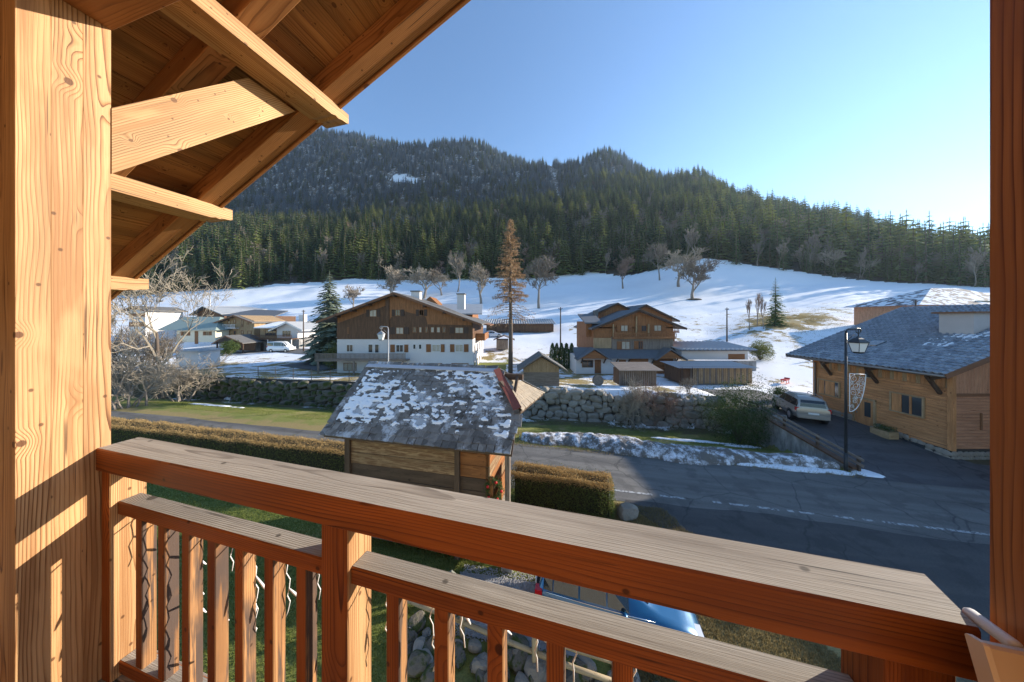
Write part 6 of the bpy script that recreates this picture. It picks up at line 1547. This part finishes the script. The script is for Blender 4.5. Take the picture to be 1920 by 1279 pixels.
    for s_ in (-1,1):
        m=MB(); zz=S[1][2]
        m.box(-L/2+.02,-L/2+.2,s_*w*.84-.09,s_*w*.84+.09,zz-.20,zz+.04); m.build('tail_lamp',red,t)
        m=MB(); zz=S[-3][2]; m.box(L/2-.38*k,L/2-.06,s_*w*.66-.16,s_*w*.66+.16,zz-.16,zz-.01); m.build('headlight',white,t)
        x=S[i1][0]-.12; m=MB(); m.sphere((x,s_*(w+.08),S[i1][2]+.06),.10,0,10,6,(.7,1,.75)); m.build('mirror',paint,t,True)
    m=MB(); m.box(-L/2-.05,-L/2+.2,-w*.86,w*.86,S[0][1]-.05,S[0][1]+.16); m.box(L/2-.25,L/2+.03,-w*.82,w*.82,S[-1][1]-.08,S[-1][1]+.12); m.build('bumper',trim if style!='suv' else paint,t)
    m=MB(); m.box(-L/2-.065,-L/2-.03,-.26,.26,S[0][1]+.22,S[0][1]+.33); m.build('number_plate',plain('plate',(.7,.7,.68),.4),t)
    return t,S,w
def paint(name,c,metal=.35,rough=.28): return (lambda t:(t.put(t.b.inputs['Coat Weight'],.8),t.fin(c,rough,.5,metal))[1])(NT(name))
sx_,sy_=20.75,20.3
t,S,w=car('parked_suv','silver beige SUV with roof rails parked on the driveway',(sx_,sy_,gz(sx_,sy_)+.02),R(64),4.3,1.84,1.74,paint('silver_paint',(.33,.305,.27)),'suv')
m=MB()
for s_ in (-1,1): m.tube([(-1.7,s_*.62,1.66),(-1.6,s_*.62,1.79),(.1,s_*.62,1.79),(.25,s_*.62,1.68)],.024,6)
m.build('roof_rail',plain('rail_grey',(.25,.25,.25),.4,.5,.5),t,True)
cx_,cy_=2.62,7.30
t,S,w=car('parked_hatchback','blue hatchback parked below the balcony railing',(cx_,cy_,gz(cx_,cy_)+.02),-YAW,3.85,1.70,1.45,paint('blue_paint',(.004,.085,.20),.3),'hatch')
m=MB(); m.tube([(-1.62,-.80,.955),(-.6,-.815,.93),(.3,-.815,.905),(.85,-.80,.89)],.013,6); m.tube([(-1.62,.80,.955),(-.6,.815,.93),(.3,.815,.905),(.85,.80,.89)],.013,6); m.build('chrome_strip',plain('chrome',(.6,.6,.62),.12,.5,1.),t,True)
p=at(530,60); car('white_van','white van parked under the terrace of the white gabled house',(p.x+.6,p.y-1,p.z),0,4.9,1.9,2.2,paint('white_paint',(.75,.75,.73),0),'van')
p=at(388,57); car('dark_car','dark car parked beside the carport in the far village',p,R(10),4.2,1.75,1.5,paint('black_paint',(.03,.035,.04)),'hatch')
p=at(925,66); car('pale_car','pale car parked by the low barn',p,R(5),4.2,1.75,1.5,paint('pale_paint',(.55,.56,.58)),'hatch')
p=at(1472,30); ts=thing('red_sledge','small red plastic sledge on the snow behind the parked car','sledge',p,.5); rp=plain('red_plastic',(.50,.04,.035),.5)
m=MB(); m.prism([(-.5,-.22,.35),(.45,-.22,.35),(.62,-.22,.55),(.55,-.22,.58),(.42,-.22,.45),(-.5,-.22,.50)],(0,.44,0)); m.build('shell',rp,ts,fix=True)
for s_ in (-.2,.2): beampart('runner',rp,ts,(-.5,s_,.02),(.5,s_,.05),.05,.06); beampart('strut',rp,ts,(-.3,s_,.03),(-.3,s_,.36),.04,.04,up=(0,1,0)); beampart('strut',rp,ts,(.3,s_,.03),(.3,s_,.36),.04,.04,up=(0,1,0))

# ================================================================ garden below the balcony
gr=thing('rock_border','rough grey boulders bordering the parking place below the balcony','rocks',(0,6.,-.2))
for k in range(85):
    x=rng.uniform(-2.8,3.2); y=rng.uniform(-.5,.75)-.27*x-.1; s_=rng.uniform(.22,.55)
    stone(gr,ST+SM,(x,y,s_*.12),(s_,s_*.8,s_*.62),rng.uniform(0,6),tilt=.5)
p=at(1177,10.7); b=thing('roadside_boulder','grey boulder at the end of the short hedge by the road','boulder',p); stone(b,ST,(0,0,.12),(.85,.6,.6),.3)
sl_=thing('slate_slabs','upright grey slate slabs leaning at the granary foot','slabs',(0,0,0))
for (px,py,w_,h_) in ((735,1050,.35,.55),(775,1045,.45,.65),(805,1058,.28,.6),(850,1062,.75,.62),(700,1040,.5,.4)):
    Y=8.35-(px-700)*.0022; X=fpx(px,Y); m=MB(); z=-.1
    pl_=[(-w_/2,0,0),(w_/2,0,0),(w_/2*rng.uniform(.5,1),.05,h_*rng.uniform(.6,.9)),(w_*rng.uniform(-.2,.2),.08,h_),(-w_/2*rng.uniform(.5,1),.05,h_*rng.uniform(.5,.9))]
    m.prism([(X+a,Y+b-.35,z+c) for a,b,c in pl_],(0,.06,0)); m.build('slab',plain('slate_slab',(.19,.19,.155),.8,var=.25,scale=5,bump=.4),sl_,fix=True)
# gravel
gm=(lambda t:(t.bump(t.noise(t.pos(),60,3,.7)[0],1,.03),t.fin(t.mix(t.noise(t.pos(),55,3,.75)[0],(.20,.19,.19),(.72,.71,.70)),.9))[1])(NT('white_gravel'))
gx=[(-1.2,8.55),(-.2,8.4),(.7,8.3)]
strip('gravel_bed',gm,[(-1.6,8.6),(-.6,8.45),(.3,8.3),(1.2,8.1)],[(-1.3,6.9),(-.3,6.7),(.6,6.6),(1.5,6.4)],.02,'pale gravel bed between granary and blue car','gravel',nx=4)
gp=MB(); gme=bpy.data.meshes.new('gravel'); 
v=[];f=[]
for k in range(5200):
    x=rng.uniform(-1.5,1.3); y=rng.uniform(6.6,8.6)-.16*x; z=-.22; s_=rng.uniform(.012,.03); i=len(v)
    for q in ((1,0,0),(-.6,.9,0),(-.6,-.9,0),(0,0,1)): v.append((x+q[0]*s_*rng.uniform(.6,1.2),y+q[1]*s_,z+q[2]*s_*rng.uniform(.6,1.3)))
    f+= [(i,i+1,i+3),(i+1,i+2,i+3),(i+2,i,i+3)]
gme.from_pydata(v,[],f); gme.materials.append(gm); gme.update(); o=bpy.data.objects.new('gravel',gme); link(o); tag(o,'loose white gravel stones beside the blue car','gravel',kind='stuff')
# rustic log fence
lf=thing('log_fence','rustic peeled log fence along the boulders below the balcony','fence',(0,0,0)); lw=wood('peeled_log',(.46,.36,.22),(.38,.28,.16),(.22,.15,.08),ring=.02,tone=.35)
pts=[(-4.6,7.95),(-2.9,7.35),(-1.2,6.75),(.5,6.15),(2.2,5.6)]
for x,y in pts:
    m=MB(); z=gz(x,y); m.tube([(x,y,z-.2),(x,y,z+1.0)],.065,8); m.build('post',lw,lf,True)
for (a,b) in zip(pts[:-1],pts[1:]):
    for dz in (.45,.85): m=MB(); m.tube([(a[0],a[1],gz(*a)+dz),((a[0]+b[0])/2,(a[1]+b[1])/2,gz(*a)+dz-.02),(b[0],b[1],gz(*b)+dz)],[.055,.05,.045],8); m.build('rail',lw,lf,True)
# lawn blades where the grass is near enough to show
def blades(name,label,n,region,h,mat,seed):
    r=np.random.RandomState(seed); P=region(r,n); X,Y=P[:,0],P[:,1]; Z=ground(X,Y); n=len(X)
    a=r.uniform(0,6.28,n); ln=h*r.uniform(.5,1.3,n); bx=r.normal(0,.5,n)*ln; by=r.normal(0,.5,n)*ln; w=.006+.006*r.rand(n)
    v=np.empty((n,3,3)); v[:,0]=np.stack([X-np.cos(a)*w,Y-np.sin(a)*w,Z-.01],1); v[:,1]=np.stack([X+np.cos(a)*w,Y+np.sin(a)*w,Z-.01],1); v[:,2]=np.stack([X+bx,Y+by,Z+ln],1)
    me=bpy.data.meshes.new(name); me.vertices.add(3*n); me.vertices.foreach_set('co',v.ravel()); me.loops.add(3*n); me.loops.foreach_set('vertex_index',np.arange(3*n)); me.polygons.add(n); me.polygons.foreach_set('loop_start',np.arange(0,3*n,3)); me.update(); me.validate()
    me.materials.append(mat); o=bpy.data.objects.new(name,me); link(o); tag(o,label,'grass',kind='stuff')
M['grassg']=foliage_mat('lawn_blades',(.11,.15,.03),(.25,.27,.075),tr=.4); M['grassd']=foliage_mat('dry_grass_blades',(.19,.145,.06),(.34,.27,.13),tr=.4)
def reg_garden(r,n):
    X=r.uniform(-24,2.0,n); Y=r.uniform(5.2,18,n); s=s_of(X,Y); k=(s<-5.6)&(np.abs(X)<Y*1.5)&~((X>-1.5)&(Y<8.8)); return np.stack([X[k],Y[k]],1)
blades('garden_grass','short green grass on the garden lawn below the balcony',420000,reg_garden,.06,M['grassg'],3)
def reg_dry(r,n):
    X=r.uniform(2.2,8.5,n); Y=r.uniform(4.8,13.,n); s=s_of(X,Y); k=(s<-4.55)&(X<7.6-.35*(Y-6)+.8*(fbm(X,Y,3)-.5)); return np.stack([X[k],Y[k]],1)
blades('dry_grass','dry straw coloured grass on the verge in front of the blue car',130000,reg_dry,.075,M['grassd'],4)
def reg_lawn(r,n):
    X=r.uniform(-36,17,n); s=r.uniform(.8,7.5,n); a=a_of(X,16.7); x=RO[0]+a*RD.x+s*RN.x; y=RO[1]+a*RD.y+s*RN.y; k=(x<16.6)&(fbm(x/1.3,y/1.3,12)>.42); return np.stack([x[k],y[k]],1)
blades('lawn_grass','short yellowish green grass on the lawn beyond the road',150000,reg_lawn,.06,M['grassg'],5)

def reg_bank(r,n):
    t=r.normal(.98,.10,n); Y=r.normal(62,5.5,n); X=t*Y; k=fbm(X/2.,Y/2.,71)<.5; return np.stack([X[k],Y[k]],1)
blades('bank_grass','dry brown grass on the bank around the lone spruce',26000,reg_bank,.38,M['grassd'],6)
def reg_verge(r,n):
    a=r.uniform(-3,16,n); s=r.uniform(-.3,1.,n)+np.where(r.rand(n)<.5,0,1.6); x=RO[0]+a*RD.x+s*RN.x; y=RO[1]+a*RD.y+s*RN.y; return np.stack([x,y],1)
blades('verge_grass','rough dry grass poking out along the snow bank',16000,reg_verge,.13,M['grassd'],7)

# small things on the terrace behind the boulder wall
p=at(1121,26.4); dr=thing('cable_drum','round wooden cable drum standing on the snow between hut and slatted hut','drum',(p.x,p.y,p.z))
for y_ in (-.16,.10): m=MB(); m.tube([(0,y_,.50),(0,y_+.06,.50)],.50,20); m.build('flange',M['greyclad'],dr)
m=MB(); m.tube([(0,-.1,.5),(0,.1,.5)],.26,14); m.build('barrel',M['olddark'],dr)
for i,(px,Y,sz,lab) in enumerate(((1012,47.,2.2,'dark boulder on the snow just right of the larch'),(1062,50.,2.6,'dark boulder behind the row of clipped conifers'),(1092,46.,1.5,'small dark boulder beside the timber chalet wall'))):
    p=at(px,Y); b=thing('snow_boulder',lab,'boulder',p); stone(b,SM,(0,0,.15),(sz,1.2,1.1),.3)
# ================================================================ the air: thin bluish winter haze
hz_=MB(); hz_.box(-3200,3200,-70,1250,-6,600)
vm=bpy.data.materials.new('thin_haze'); vm.use_nodes=True; nt_=vm.node_tree; nt_.nodes.clear()
vo_=nt_.nodes.new('ShaderNodeVolumePrincipled'); ou=nt_.nodes.new('ShaderNodeOutputMaterial')
vo_.inputs['Color'].default_value=(.62,.80,1,1); vo_.inputs['Density'].default_value=.00013; vo_.inputs['Anisotropy'].default_value=.35
nt_.links.new(vo_.outputs[0],ou.inputs['Volume'])
tag(hz_.build('haze',vm),'thin winter haze filling the valley','haze',kind='stuff')
